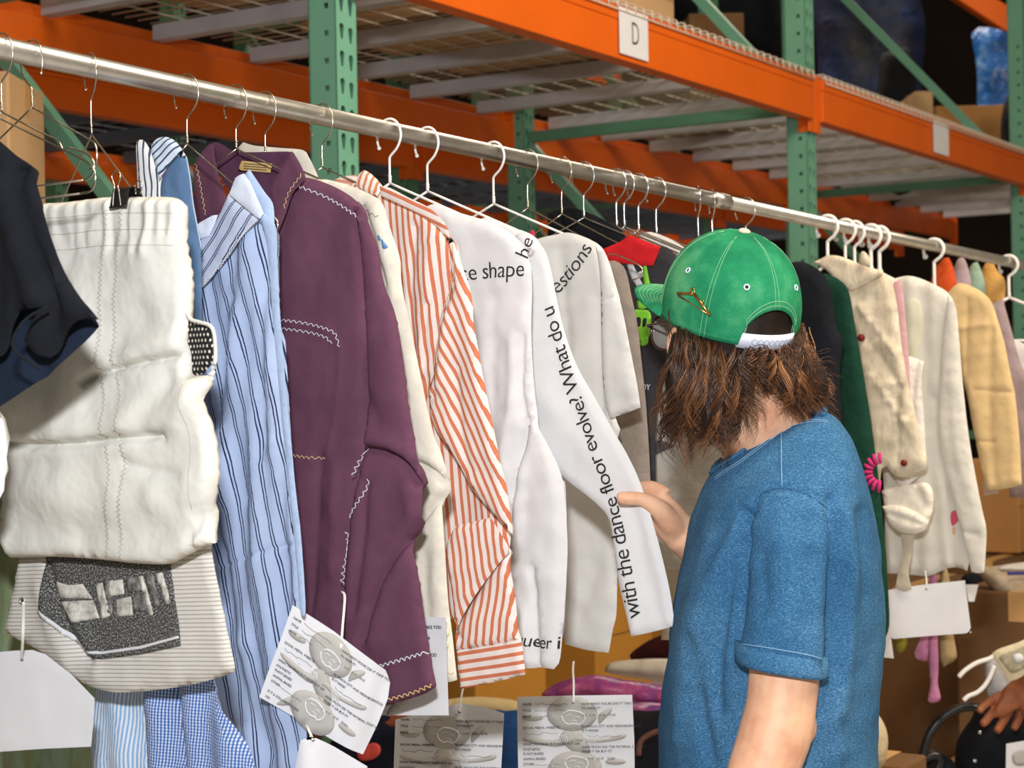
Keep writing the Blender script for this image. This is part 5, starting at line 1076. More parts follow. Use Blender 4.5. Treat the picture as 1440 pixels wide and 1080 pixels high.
# ------------------------------------------------------------------ things on and beyond the upper decks at right
TARP = NT('dark_blue_tarpaulin', .5, 0, srgb(22, 34, 66), .5); f_ = TARP.noise(TARP.coord('Object'), 3, 5, .6); TARP.color(TARP.ramp(f_, [(.35, srgb(12, 16, 32)), (.6, srgb(24, 40, 84)), (.8, srgb(40, 70, 130))])); TARP.bump(f_, .05, .6)
puff('tarpaulin', 'dark blue tarpaulin bundle behind the upper braces', 'tarpaulin', [(1150, -40), (1260, -40), (1300, 20), (1296, 120), (1290, 272), (1160, 272), (1150, 90)], 10.4, TARP.m, T=.12, edge=.2, res=.08, wr=.03)
b = MB(); b.bar(P(1340, -20, 11.5), P(1480, 72, 11.5), .05, .07); tag(b.build('bar_and_reflections', M['orange'], bevel=.004), 'orange bar crossing the very top right corner', 'rack beam')  # solid orange bar stands for a far beam and orange light reflections
BLU = NT('tarp_highlight_blue', .3, 0, srgb(34, 104, 190), .6); f_ = BLU.noise(BLU.coord('Object'), 4, 4, .7); BLU.color(BLU.ramp(f_, [(.35, srgb(16, 40, 84)), (.55, srgb(36, 104, 186)), (.7, srgb(130, 170, 210))])); BLU.bump(f_, .05, .7)  # brighter blues paint the tarpaulin's highlight into the colour
puff('tarp_highlight', 'bright blue plastic sheet at the top right', 'tarpaulin', [(1366, 48), (1385, 38), (1424, 50), (1440, 80), (1440, 255), (1380, 255), (1374, 100)], 10.4, BLU.m, T=.05, edge=.1, res=.07, wr=.03)
puff('black_bundle', 'black bundle left of the upper cardboard boxes', 'bundle', [(1236, 90), (1262, 72), (1284, 80), (1290, 255), (1240, 255)], 9.6, M['blackcloth'], T=.12, edge=.2, res=.07)
puff('black_sack', 'black sack by the far right post above the beam', 'bundle', [(1408, 165), (1420, 130), (1432, 120), (1450, 150), (1450, 238), (1412, 238)], 9.0, M['blackcloth'], T=.12, edge=.2, res=.06)
def upbox(label, x0, x1, y0, y1, Y, mat, dp=.35):
    c = P((x0 + x1) / 2, y0, Y); h = c[2] - 2.597; c[2] = 2.597; cbox(label, c + np.array([0, dp / 2, 0]), (x1 - x0) / FPX * Y, dp, h, mat, rot=.0)
upbox('narrow tan carton on the far deck between the right braces', 1286, 1312, 128, 176, 8.9, M['cardlight'])
upbox('wide tan carton on the far deck under the right brace', 1316, 1426, 148, 240, 9.4, M['card'])
upbox('tan carton behind the brace at top, left of the middle post', 968, 1046, 18, 90, 7.45, M['kraft'])
puff('black_drape', 'dark cloth heap behind the top brace', 'bundle', [(900, -30), (1090, -30), (1100, 80), (1020, 60), (960, 40), (900, 10)], 9.6, M['blackcloth'], T=.2, edge=.3, res=.09)
for k in (0, 1, 2):
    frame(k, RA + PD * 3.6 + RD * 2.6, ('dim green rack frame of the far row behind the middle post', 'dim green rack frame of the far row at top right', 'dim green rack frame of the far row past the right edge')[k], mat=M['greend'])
beam(0, False, 'far orange beam high at the top right', RA + PD * 3.6 + RD * 2.6, (3.62, 3.78)); beam(1, False, 'far orange beam behind the right green post', RA + PD * 3.6 + RD * 2.6, (3.62, 3.78))
EM = bpy.data.materials.new('lamp_glow'); EM.use_nodes = True; EM.node_tree.nodes['Principled BSDF'].inputs['Emission Color'].default_value = (1, .9, .75, 1); EM.node_tree.nodes['Principled BSDF'].inputs['Emission Strength'].default_value = 6
lf = P(520, 12, 11.0); g = thing('ceiling_lamp', 'bright high-bay ceiling lamp glimpsed through the deck mesh beside the perforated post', 'lamp', lf)
b = MB(); b.box(lf, RD * .35, PD * .07, ZUP * .02); b.build('diffuser', EM, g, bevel=.004)
b = MB(); b.box(lf + ZUP * .05, RD * .37, PD * .09, ZUP * .028); b.tube([lf + ZUP * .07, np.array([lf[0], lf[1], 6.5])], .008, 6); b.build('housing', M['galv'], g)
# box at the left edge, behind the rail end
c = P(6, 330, 4.0); cbox('cardboard carton at the left edge behind the rail', np.array([c[0] - .14, c[1] + .1, P(10, 330, 4.0)[2]]), .34, .30, (330 - 104) / FPX * 4.0, M['cardlight'], rot=.0)
cbox('cardboard carton under the left-edge one', np.array([c[0] - .14, c[1] + .1, .573]), .36, .32, P(10, 330, 4.0)[2] - .575, M['card'], rot=.0)
# ------------------------------------------------------------------ the man in the green cap
SK = NT('light_skin', .5, 0, srgb(222, 172, 140), .35); ob_ = SK.coord('Object'); f_ = SK.noise(ob_, 22, 4, .6)
SK.color(SK.ramp(f_, [(.3, srgb(208, 150, 120)), (.55, srgb(226, 178, 146)), (.75, srgb(232, 188, 156))])); SK.b.inputs['Subsurface Weight'].default_value = .12; SK.b.inputs['Subsurface Radius'].default_value = (.012, .005, .003); SK.bump(SK.noise(ob_, 260, 3), .0006, .35)
def shirt_mat():
    t = NT('indigo_washed_jersey', .95, 0, srgb(60, 106, 150), .1); o = t.coord('Object')
    f1 = t.noise(o, 6, 3, .6); f2 = t.noise(t.scaled(o, 320, 320, 900), 1.0, 2, .7); f3 = t.noise(o, 40, 3, .6)
    m_ = t.math('ADD', t.math('ADD', t.math('MULTIPLY', f1, .24), t.math('MULTIPLY', f2, .70)), t.math('MULTIPLY', f3, .06))
    t.color(t.ramp(m_, [(.36, srgb(38, 82, 120)), (.5, srgb(56, 102, 142)), (.64, srgb(98, 144, 178))])); t.bump(t.math('ADD', f2, t.math('MULTIPLY', f3, 1.5)), .0012, .4); return t.m
TEE = shirt_mat()
YB = 2.40
man = thing('person', 'long-haired man in green cap and blue tee, holding out a printed white sleeve', 'person', (P(1090, 900, YB)[0], YB, 0))
def ering(c, ax, ay, n=28, pw=2.3):
    out = []
    for a in np.arange(n) * 2 * math.pi / n:
        ca, sa = math.cos(a), math.sin(a); out.append(np.asarray(c) + np.asarray(ax) * math.copysign(abs(ca) ** (2 / pw), ca) + np.asarray(ay) * math.copysign(abs(sa) ** (2 / pw), sa))
    return out
def row(py, L, R, Yc, hy, tilt=0.0, n=28, pw=2.2):
    Yn = Yc                                            # silhouette of an oval: widest at its mid-depth
    a, c = P(L, py, Yn), P(R, py, Yn); mid = (a + c) / 2; ax = (c - a) / 2; ax = ax + np.array([0, 0, -tilt])
    return ering(mid, ax, (0, hy, 0), n, pw)
HB = P(1026, 447, 2.40)                                # head centre
hf = np.array([-.46, .888, 0]); hf /= np.linalg.norm(hf); hl = np.array([-hf[1], hf[0], 0])   # forward, left
if hl[1] > 0: hl = -hl
def HD(F, L, Uq): return HB + hf * F + hl * L + ZUP * Uq
pieces = []
pieces.append(ell(HB, hf * .096, hl * .076, ZUP * .108))                                    # skull
pieces.append(ell(HD(.030, 0, -.075), hf * .066, hl * .058, ZUP * .062))                    # jaw
pieces.append(ell(HD(.072, 0, -.112), hf * .022, hl * .026, ZUP * .018))                    # chin
pieces.append(tube(crom([HD(.088, 0, .005), HD(.104, 0, -.022), HD(.113, 0, -.042), HD(.094, 0, -.05)], 4), np.linspace(.008, .013, 13), 10))
pieces.append(ell(HD(.094, 0, -.072), hf * .009, hl * .024, ZUP * .009)); pieces.append(ell(HD(.092, 0, -.083), hf * .009, hl * .021, ZUP * .008))
for s_ in (-1, 1): pieces.append(ell(HD(.066, s_ * .036, -.045), hf * .018, hl * .018, ZUP * .022)); pieces.append(ell(HD(.085, s_ * .032, .022), hf * .012, hl * .026, ZUP * .008))
neck0 = P(1082, 640, 2.42)
pieces.append(tube(crom([HD(-.018, 0, -.06), HD(-.03, 0, -.12), (HD(-.03, 0, -.12) + neck0) / 2 + np.array([.012, 0, 0]), neck0, neck0 + np.array([.03, 0, -.1])], 5), np.linspace(.058, .066, 21), 20))
# trunk kept inside the tee
pieces.append(rings([row(1180, 950, 1212, YB, .15), row(1000, 960, 1206, YB, .155), row(860, 972, 1206, YB, .165), row(760, 1000, 1196, YB, .17), row(700, 1022, 1180, YB, .16), row(650, 1040, 1160, YB, .10), row(610, 1060, 1140, YB, .06)]))
def limb(pts, r, seg=18): return tube(crom(pts, 6), np.interp(np.linspace(0, len(pts) - 1, (len(pts) - 1) * 6 + 1), range(len(pts)), r), seg)
# near arm, hanging
pieces.append(limb([P(1108, 730, 2.27), P(1106, 830, 2.235), P(1104, 930, 2.215), P(1099, 985, 2.205), P(1092, 1025, 2.20), P(1072, 1085, 2.19), P(1046, 1150, 2.17), P(1015, 1230, 2.14), P(998, 1270, 2.125)], [.040, .042, .0445, .0435, .0455, .043, .037, .030, .027]))
pieces.append(ell(P(1133, 1016, 2.215), (.013, 0, .004), (0, .022, 0), (-.004, 0, .026)))                    # elbow point
pieces.append(ell(P(1075, 1010, 2.20), (.018, 0, .008), (0, .03, 0), (-.012, 0, .034)))
hh = P(985, 1310, 2.11); pieces.append(ell(hh, (.02, 0, 0), (0, .04, 0), (.01, 0, .05)))
for k in range(4): pieces.append(limb([hh + np.array([-.004, -.028 + .019 * k, -.03]), hh + np.array([-.010, -.028 + .019 * k, -.075]), hh + np.array([-.03, -.026 + .018 * k, -.10 - .006 * (k % 3)])], [.010, .0095, .008], 10))
pieces.append(limb([hh + np.array([-.01, -.03, .02]), hh + np.array([-.03, -.04, -.02]), hh + np.array([-.04, -.03, -.05])], [.012, .0105, .009], 10))
# far arm, reaching to the sleeve
YH = 2.455
pieces.append(limb([P(1110, 720, 2.56), P(1104, 830, 2.57), P(1090, 905, 2.57), P(1040, 840, 2.535), P(1000, 790, 2.505), P(973, 763, YH + .03), P(956, 748, YH + .02)], [.05, .046, .043, .040, .032, .0285, .028]))
palm = P(933, 722, YH + .012)
pieces.append(rings([ering(P(958, 750, YH + .02), P(945, 772, YH + .02) - P(958, 750, YH + .02) + np.array([-.002, 0, 0]), (0, .019, 0), 16), ering(P(943, 735, YH + .016), (P(922, 762, YH) - P(950, 712, YH)) * .5, (0, .021, 0), 16), ering(P(930, 722, YH + .014), (P(908, 742, YH) - P(946, 697, YH)) * .46, (0, .021, 0), 16), ering(P(917, 706, YH + .018), (P(903, 716, YH) - P(931, 690, YH)) * .5, (0, .017, 0), 16)]))
pieces.append(limb([P(956, 752, YH + .018), P(941, 734, YH + .002), P(926, 716, YH - .010), P(905, 703, YH - .016), P(886, 701, YH - .018), P(872, 700.5, YH - .017), P(867, 701, YH - .0165)], [.016, .0175, .0148, .0102, .0100, .0094, .0066], 14))     # thumb, in front of the sleeve
fb = [((938, 698), (916, 687), (900, 688), (884, 694), (872, 700)), ((932, 706), (914, 700), (898, 704), (882, 712), (868, 718)), ((926, 720), (912, 716), (898, 722), (882, 730), (872, 736)), ((922, 742), (914, 742), (904, 746), (894, 752), (886, 757))]
for k, q in enumerate(fb):
    r0 = (.0105, .0105, .010, .009)[k]
    pieces.append(limb([P(x, y, YH + .014 + .012 * i + .006 * k if i < 3 else YH + .052 + .004 * k) for i, (x, y) in enumerate(q)], [r0 * 1.1, r0 * 1.12, r0, r0 * .95, r0 * .72], 12))
# legs under the jeans
for s_, yy in ((-1, 2.31), (1, 2.49)):
    pieces.append(limb([np.array([.36, yy, 1.0]), np.array([.37, yy, .72]), np.array([.385, yy, .48]), np.array([.40, yy, .26]), np.array([.41, yy, .09])], [.078, .066, .05, .044, .034]))
body = union('body', pieces, .0034, 5, SK.m, man)
# ears
for s_ in (1, -1):
    b = MB(); c = HD(.006, s_ * .077, -.046); ox = hf * .02 + ZUP * .004; 
    b.add(*ell(c, hf * .0175 - ZUP * .006, hl * s_ * .007 , ZUP * .031 + hf * -.007, 16, 10)); b.tube(crom([c + hf * x + ZUP * z + hl * s_ * .006 for x, z in ((.012, -.01), (.015, .012), (.006, .028), (-.010, .028), (-.018, .012), (-.014, -.012), (-.004, -.027), (.004, -.03))], 4), .0042, 8)
    b.build('ear', SK.m, man, smooth=True)
eye = plain('eye_white', (232, 230, 226), .2)
for s_ in (-1, 1):
    b = MB(); b.add(*ell(HD(.083, s_ * .032, -.004), hf * .0125, hl * .0125, ZUP * .0105, 14, 10)); b.build('eyeball', eye, man, smooth=True)

# blue tee
tp = [rings([row(1190, 930, 1226, YB, .175), row(1080, 926, 1231, YB, .185), row(1000, 931, 1232, YB, .19), row(900, 942, 1239, YB, .195), row(820, 956, 1238, YB, .20), row(760, 970, 1231, YB, .205), row(705, 986, 1219, YB, .20),
             ering(*[(P(1000, 672, YB) + P(1206, 655, YB)) / 2, (P(1206, 655, YB) - P(1000, 672, YB)) / 2, (0, .175, 0)]),
             ering(*[(P(1022, 642, YB) + P(1190, 615, YB)) / 2, (P(1190, 615, YB) - P(1022, 642, YB)) / 2, (0, .13, 0)]),
             ering(*[(P(1052, 622, YB) + P(1174, 590, YB)) / 2, (P(1174, 590, YB) - P(1052, 622, YB)) / 2, (0, .095, 0)]),
             ering(*[(P(1080, 606, YB) + P(1156, 580, YB)) / 2, (P(1156, 580, YB) - P(1080, 606, YB)) / 2, (0, .06, 0)])])]
def srow(yl, L, yr, R, Yc, hy): a, c = P(L, yl, Yc), P(R, yr, Yc); return ering((a + c) / 2, (c - a) / 2, (0, hy, 0), 28, 2.3)
tp.append(rings([srow(640, 1085, 636, 1140, 2.36, .05), srow(668, 1064, 668, 1152, 2.31, .06), srow(700, 1052, 700, 1160, 2.275, .064), srow(760, 1046, 760, 1166, 2.25, .066), srow(850, 1042, 856, 1168, 2.235, .066), srow(900, 1036, 916, 1167, 2.225, .066), srow(927, 1031, 947, 1165, 2.22, .066)]))
tp.append(rings([srow(640, 1075, 636, 1140, 2.46, .05), srow(700, 1052, 700, 1160, 2.545, .06), srow(800, 1044, 800, 1162, 2.565, .062), srow(890, 1046, 890, 1160, 2.57, .062)]))
tee = union('tee_shirt', tp, .0065, 9, TEE, man)
co = mesh_co(tee.data); no = mesh_no(tee.data); pp = np.array([proj(v) for v in co]); front = no @ (CAM - np.array([.3, 2.3, 1.3])) > -.2
disp = np.zeros(len(co)); disp += .0022 * snoise(co[:, 0] * 1.0, co[:, 2] + co[:, 1], 5.0) + .0008 * snoise(co[:, 0], co[:, 2], 16, 2)
for pts, amp, wd in [([(1046, 720), (1042, 780), (1036, 860), (1030, 920)], -9, 6), ([(1060, 712), (1048, 735), (1044, 760)], -5, 5), ([(1062, 700), (1080, 688), (1104, 686), (1130, 692), (1160, 708)], -3.5, 5), ([(1168, 700), (1172, 780), (1170, 860), (1168, 940)], -8, 7), ([(1040, 740), (1010, 800), (985, 870), (975, 960)], 6, 10), ([(1042, 760), (1022, 830), (1010, 920), (1008, 1000)], -6, 9), ([(1000, 760), (975, 850), (960, 950), (955, 1040)], 5, 12),
                     ([(1186, 720), (1196, 800), (1192, 900), (1180, 1000)], 5, 12), ([(1180, 800), (1178, 900), (1160, 1000)], -5, 8), ([(1100, 760), (1110, 830), (1104, 900)], 3, 16), ([(1070, 780), (1075, 860)], -3, 10), ([(1140, 780), (1136, 880)], -3, 9), ([(1210, 720), (1220, 840)], -4, 9), ([(975, 900), (985, 1000), (1000, 1070)], -5, 9), ([(1165, 960), (1180, 1060)], 4, 10)]:
    q = crom(np.array(pts, float), 4); dd = np.full(len(pp), 1e9)
    for i in range(len(q) - 1): dd = np.minimum(dd, seg_dist(pp, q[i], q[i + 1]))
    disp += np.where(front, amp / 1000 * np.exp(-(dd / wd) ** 2), 0)
co = co + no * disp[:, None] * 1.5; tee.data.vertices.foreach_set('co', co.ravel()); tee.data.update()
from mathutils.bvhtree import BVHTree
bvh = BVHTree.FromObject(tee, bpy.context.evaluated_depsgraph_get()) if False else BVHTree.FromPolygons([Vector(v) for v in co], [tuple(p.vertices) for p in tee.data.polygons])
def ontee(px, py, eps=.001):
    d = ray(px, py); h = bvh.ray_cast(Vector(CAM), Vector(d).normalized())
    return None if h[0] is None else np.array(h[0]) + np.array(h[1]) * eps
seamm = plain('faded_seam', (126, 164, 196), .95)
for pts, rr, mt in (([(1098, 592), (1099, 620), (1099, 655), (1100, 685)], .0007, seamm), ([(1060, 706), (1072, 694), (1086, 688), (1104, 686), (1128, 692), (1150, 704), (1164, 716)], .0008, TEE), ([(1034, 905), (1060, 908), (1100, 914), (1140, 922), (1164, 930)], .0007, seamm)):
    q = [ontee(x, y) for x, y in crom(np.array(pts, float), 6)]; q = [v for v in q if v is not None]
    b = MB(); b.tube(q, rr, 5); b.build('seam', mt, man, smooth=True)
rb_ = [(1002, 668), (1016, 657), (1034, 646), (1056, 630), (1076, 615), (1092, 603), (1106, 594), (1126, 588), (1146, 586), (1160, 588)]
for off, rr, mt, fl in ((0, .0052, TEE, .5), (7, .0006, seamm, 1), (10, .0005, seamm, 1)):
    q = [ontee(x + off * .45, y + off * .75 - (2 if off == 0 else 0), .0012) for x, y in crom(np.array(rb_, float), 6)]; q = [v for v in q if v is not None]
    if len(q) > 3: b = MB(); b.tube(q, rr, 8, flat=fl); b.build('neck_band' if off == 0 else 'seam', mt, man, smooth=True)
# neck ribbing follows the open neckline
nk = []
for a in np.linspace(0, 2 * math.pi, 29)[:-1]:
    c = (P(1010, 664, YB) + P(1152, 576, YB)) / 2; ax = (P(1152, 576, YB) - P(1006, 664, YB)) / 2; nk.append(c + ax * math.cos(a) + np.array([0, .082, .010]) * math.sin(a) * (1) - np.array([0, 0, .014]) * (math.sin(a) ** 2))
b = MB(); b.tube(crom(nk, 2, True), .0085, 12, True, flat=1.0); b.build('neck_rib', TEE, man, smooth=True)
hm = srow(926, 1034, 946, 1163, 2.22, .0640); hm = [np.array(v) for v in hm]; dn = np.array([0, 0, -.004])
b = MB(); b.add(*rings([[v + np.array([0, 0, .021]) for v in hm], [v + (v - np.mean(hm, 0)) * .008 for v in hm], [v + dn + (v - np.mean(hm, 0)) * .004 for v in hm], [v + dn * .9 - (v - np.mean(hm, 0)) * .05 for v in hm]])); b.build('sleeve_hem', TEE, man, smooth=True)
# jeans and shoes
JN = fabric('dark_denim_jeans', (38, 48, 70), .2, 10)
jp = [rings([ering((.355, YB, .98), (.115, 0, 0), (0, .16, 0)), ering((.355, YB, .92), (.122, 0, 0), (0, .17, 0)), ering((.36, YB, .82), (.115, 0, 0), (0, .165, 0))])]
for yy in (2.31, 2.49): jp.append(limb([np.array([.36, yy, .90]), np.array([.37, yy, .72]), np.array([.385, yy, .48]), np.array([.40, yy, .26]), np.array([.41, yy, .07])], [.092, .086, .072, .062, .058]))
union('jeans', jp, .010, 6, JN, man)
for yy in (2.31, 2.49):
    b = MB(); b.add(*rings([ering((.36, yy, z), (lx, 0, 0), (0, wy, 0)) for z, lx, wy in ((.002, .135, .046), (.03, .138, .048), (.055, .12, .044), (.08, .07, .04))])); b.build('shoe', M['black'], man, smooth=True)

# ------------------------------------------------------------------ cap
CAPT = NT('dyed_green_twill', .9, 0, srgb(44, 140, 96), .15); ob_ = CAPT.coord('Object'); f_ = CAPT.noise(ob_, 13, 4, .6)
wv = CAPT.noise(CAPT.scaled(ob_, 500, 500, 1400), 1.0, 1)
CAPT.color(CAPT.ramp(CAPT.math('ADD', CAPT.math('MULTIPLY', f_, .82), CAPT.math('MULTIPLY', wv, .18)), [(.32, srgb(18, 104, 72)), (.5, srgb(38, 138, 94)), (.68, srgb(92, 172, 122))])); CAPT.bump(wv, .0008, .4)
thr = plain('pale_green_thread', (150, 200, 158), .9); WH = plain('white_snap_plastic', (214, 220, 234), .4, 0, .4)
ct, st = math.cos(math.radians(19)), math.sin(math.radians(19))          # the cap is pushed back a little
cf_, cu_ = hf * ct + ZUP * st, ZUP * ct - hf * st; CC = HD(0.002, 0, -.004)
def CP(F, L, Uq): return CC + cf_ * F + hl * L + cu_ * Uq
HC = .128
def dome(th, t):                                         # th = 0 at the front; t = 0 rim .. 1 button
    h0 = 0.0; d = abs((th + math.pi) % (2 * math.pi) - math.pi); dback = math.pi - d
    if dback < .52: h0 = .050 * math.sqrt(max(0, 1 - (dback / .52) ** 2)) ** 1.0
    h = h0 + (HC - h0) * t; k = h / HC; rad = max(0.0, 1 - max(0, (k - .12) / .88) ** 2.35) ** .5 if k > .12 else 1.0
    fr = math.cos(th); F = (.106 if fr > 0 else .103) * fr * rad; F += .010 * max(0, fr) * k * (1 - k)
    return F, .086 * math.sin(th) * rad, h - .006
nt_, nz = 144, 26; V = []; F = []
for j in range(nz + 1):
    for i in range(nt_):
        V.append(CP(*dome(2 * math.pi * i / nt_, 1 - (1 - j / nz) ** 1.35)))
for j in range(nz):
    for i in range(nt_): k = (i + 1) % nt_; F.append((j * nt_ + i, j * nt_ + k, (j + 1) * nt_ + k, (j + 1) * nt_ + i))
cap = link('cap', me_from('cap', V, F), CAPT.m, man); md = cap.modifiers.new('s', 'SOLIDIFY'); md.thickness = .0022; md.offset = 1
wd_ = lambda th, t, e=.0024: (lambda p: p + (p - CP(0, 0, .03)) / np.linalg.norm(p - CP(0, 0, .03)) * e)(CP(*dome(th, t)))
b = MB()
for k in range(6):
    th0 = math.pi / 6 + k * math.pi / 3 - math.pi / 6
    for dth in (-.035, .035):
        tt = np.linspace(0.0 if abs(abs((th0 + math.pi) % (2 * math.pi) - math.pi) - math.pi) > .4 else .03, .97, 18); b.tube([wd_(th0 + dth * (1 - t * .3), t) for t in tt], .00030, 5)
b.build('panel_stitching', thr, cap, smooth=True)
b = MB(); 
for e in (.006, .012):
    b.tube([wd_(math.pi + x * (1 + e * 4), 0.0) + cu_ * e * (1 if abs(x) < .5 else .7) + (hl * (-1 if x > 0 else 1) * -e * .5 if abs(x) > .46 else 0) for x in np.linspace(-.52, .52, 44)], .00042, 5)
b.build('arch_stitching', thr, cap, smooth=True)
b = MB(); b.tube([wd_(x, .05) for x in np.linspace(-math.pi + .55, math.pi - .55, 90)], .0003, 5); b.build('rim_stitching', plain('mid_green_thread', (70, 150, 110), .9), cap, smooth=True)
b = MB(); b.add(*ell(CP(0, 0, HC - .004), cf_ * .0085, hl * .0085, cu_ * .0045, 18, 8)); b.build('cap_button', plain('bone_button', (214, 198, 178), .7), cap, smooth=True)
for k in range(6):
    th0 = math.pi / 6 + k * math.pi / 3; p = wd_(th0, .58, .003); n = p - CP(0, 0, .03); n /= np.linalg.norm(n); x = np.cross(n, cu_); x /= np.linalg.norm(x); y = np.cross(n, x)
    b = MB(); b.tube([p + (x * math.cos(a) + y * math.sin(a)) * .0033 for a in np.arange(16) * math.pi / 8], .0011, 6, True); b.build('eyelet', thr if False else WH, cap, smooth=True)
    b = MB(); b.add(*ell(p - n * .0006, x * .0026, y * .0026, n * .0005, 12, 6)); b.build('eyelet_hole', M['ink'], cap, smooth=True)
# strap across the back opening
V = []; xs = np.linspace(-.56, .56, 30)
for x in xs:
    for z in (-.006, .014):
        f, l, h = dome(math.pi + x, 0.0); f = -.1035 * math.cos(x); l = .0865 * math.sin(math.pi + x); V.append(CP(f, l, z - .003))
F = [(2 * i, 2 * i + 2, 2 * i + 3, 2 * i + 1) for i in range(len(xs) - 1)]
sp = link('snap_strap', me_from('snap_strap', V, F), WH, cap); md = sp.modifiers.new('s', 'SOLIDIFY'); md.thickness = .003; md.offset = 0
b = MB()
for x in np.linspace(-.30, .36, 8):
    c = CP(-.1055 * math.cos(x), .0885 * math.sin(math.pi + x), .001); n = c - CP(0, 0, 0); n /= np.linalg.norm(n); xx = np.cross(n, cu_); xx /= np.linalg.norm(xx); yy = np.cross(n, xx)
    b.tube([c + (xx * math.cos(a) + yy * math.sin(a)) * .0036 for a in np.arange(16) * math.pi / 8], .0006, 5, True)
b.build('strap_snaps', plain('snap_grey', (176, 182, 198), .4), cap, smooth=True)
# brim
V = []; F = []; nu, nv = 30, 10
for i in range(nu + 1):
    th = -1.15 + 2.3 * i / nu; f0, l0, _ = dome(th, .02)
    ext = .099 * math.cos(th / 1.15 * math.pi / 2) ** .62
    for j in range(nv + 1):
        t = j / nv; V.append(CP(f0 + ext * t, l0 * (1 + .05 * t), -.002 - .001 * (l0 / .086) ** 2 * (.4 + .6 * t) - .016 * t + .012))
for i in range(nu):
    for j in range(nv): a = i * (nv + 1) + j; F.append((a, a + 1, a + nv + 2, a + nv + 1))
br = link('cap_brim', me_from('cap_brim', V, F), CAPT.m, cap); md = br.modifiers.new('s', 'SOLIDIFY'); md.thickness = .0035; md.offset = 0
b = MB()
for k in range(1, 8):
    q = []
    for i in range(nu + 1):
        th = -1.15 + 2.3 * i / nu; f0, l0, _ = dome(th, .02); ext = .099 * math.cos(th / 1.15 * math.pi / 2) ** .62; t = k / 8.2
        q.append(CP(f0 + ext * t, l0 * (1 + .05 * t), -.002 - .001 * (l0 / .086) ** 2 * (.4 + .6 * t) - .016 * t + .0142))
    b.tube(q, .00028, 5)
b.build('brim_stitching', thr, cap, smooth=True)
# gold hanger pin
GOLD = plain('gold_metal', (212, 160, 92), .25, 1.0)
from mathutils.bvhtree import BVHTree as _B
cbv = _B.FromPolygons([Vector(v) for v in mesh_co(cap.data) + wloc(man) * 0], [tuple(p.vertices) for p in cap.data.polygons])
def oncap(px, py, e=.005):
    h = cbv.ray_cast(Vector(CAM), Vector(ray(px, py)).normalized())
    if h[0] is None: return P(px, py, 2.3)
    return np.array(h[0]) + np.array(h[1]) * e * (1 if np.array(h[1]) @ (CAM - np.array(h[0])) > 0 else -1)
b = MB()
b.tube([oncap(957, 413), oncap(980, 414)], .0019, 8); b.tube([oncap(979, 413), oncap(1001, 443)], .0021, 8); b.tube([oncap(958, 416), oncap(999, 442)], .0011, 6)
b.tube(crom([oncap(x, y) for x, y in ((979, 414), (980, 409), (977, 406), (974, 410), (977, 413))], 4), .001, 6); b.add(*ell(oncap(992, 424), (.0012, 0, 0), (0, .0012, 0), (0, 0, .0016), 8, 6)); b.build('hanger_pin', GOLD, cap, smooth=True)

# ------------------------------------------------------------------ glasses
TOR = plain('tortoiseshell', (58, 36, 26), .25, 0, .5, .4, 60)
gl = None
LENS = NT('clear_lens', .03, 0, (.9, .9, .88), .5); LENS.b.inputs['Alpha'].default_value = .16
b = MB()
def lensring(s_):
    c = HD(.107, s_ * .034, -.016); return [c + hl * (.0265 * math.copysign(abs(math.cos(a)) ** .8, math.cos(a))) + ZUP * (.0235 * math.copysign(abs(math.sin(a)) ** .85, math.sin(a))) - hf * .004 * abs(math.cos(a)) * (1 if math.cos(a) * s_ > 0 else 0) for a in np.arange(28) * 2 * math.pi / 28]
for s_ in (-1, 1): b.tube(lensring(s_), .0018, 8, True)
b.tube([HD(.107, -.008, -.010), HD(.110, 0, -.007), HD(.107, .008, -.010)], .0017, 8)
for s_ in (-1, 1): b.tube(crom([HD(.103, s_ * .060, -.008), HD(.095, s_ * .072, -.006), HD(.03, s_ * .079, -.006), HD(-.01, s_ * .081, -.012), HD(-.025, s_ * .079, -.03)], 5), .0016, 8)
gl = b.build('glasses', TOR, man, smooth=True)
for s_ in (-1, 1):
    r = lensring(s_); c = np.mean(r, 0); b = MB(); n = len(r); V = [v for v in r] + [c + hf * .0012]; b.add(V, [(i, (i + 1) % n, n) for i in range(n)]); lo = b.build('lens', LENS.m, gl, smooth=True); md = lo.modifiers.new('s', 'SOLIDIFY'); md.thickness = .0012

# ------------------------------------------------------------------ hair
HAIR = NT('brown_wavy_hair', .38, 0, srgb(62, 40, 28), .5); uv_ = HAIR.coord('UV'); sp_ = HAIR.n('ShaderNodeSeparateXYZ'); HAIR.t.links.new(uv_, sp_.inputs[0]); f_ = HAIR.noise(HAIR.coord('Object'), 20, 3, .6)
HAIR.color(HAIR.ramp(HAIR.math('ADD', HAIR.math('ADD', HAIR.math('MULTIPLY', sp_.outputs[0], .62), HAIR.math('MULTIPLY', sp_.outputs[1], .16)), HAIR.math('MULTIPLY', f_, .28)), [(.22, srgb(34, 21, 15)), (.42, srgb(74, 46, 29)), (.6, srgb(122, 78, 46)), (.82, srgb(186, 128, 76))]))
HAIRD = plain('dark_hair_mass', (34, 22, 17), .6, 0, .3, .3, 40)
rh = random.Random(12)
CX = 1038.0
def hy(px, out=0.0): k = min(1, abs((px - CX) / 122.0)); return 2.405 - (.098 + out) * math.sqrt(max(0, 1 - k * k))
rim = crom(np.array([(957, 463), (968, 468), (988, 474), (1012, 482), (1040, 488), (1070, 490), (1098, 486), (1118, 474), (1124, 462)], float), 8)
base = []
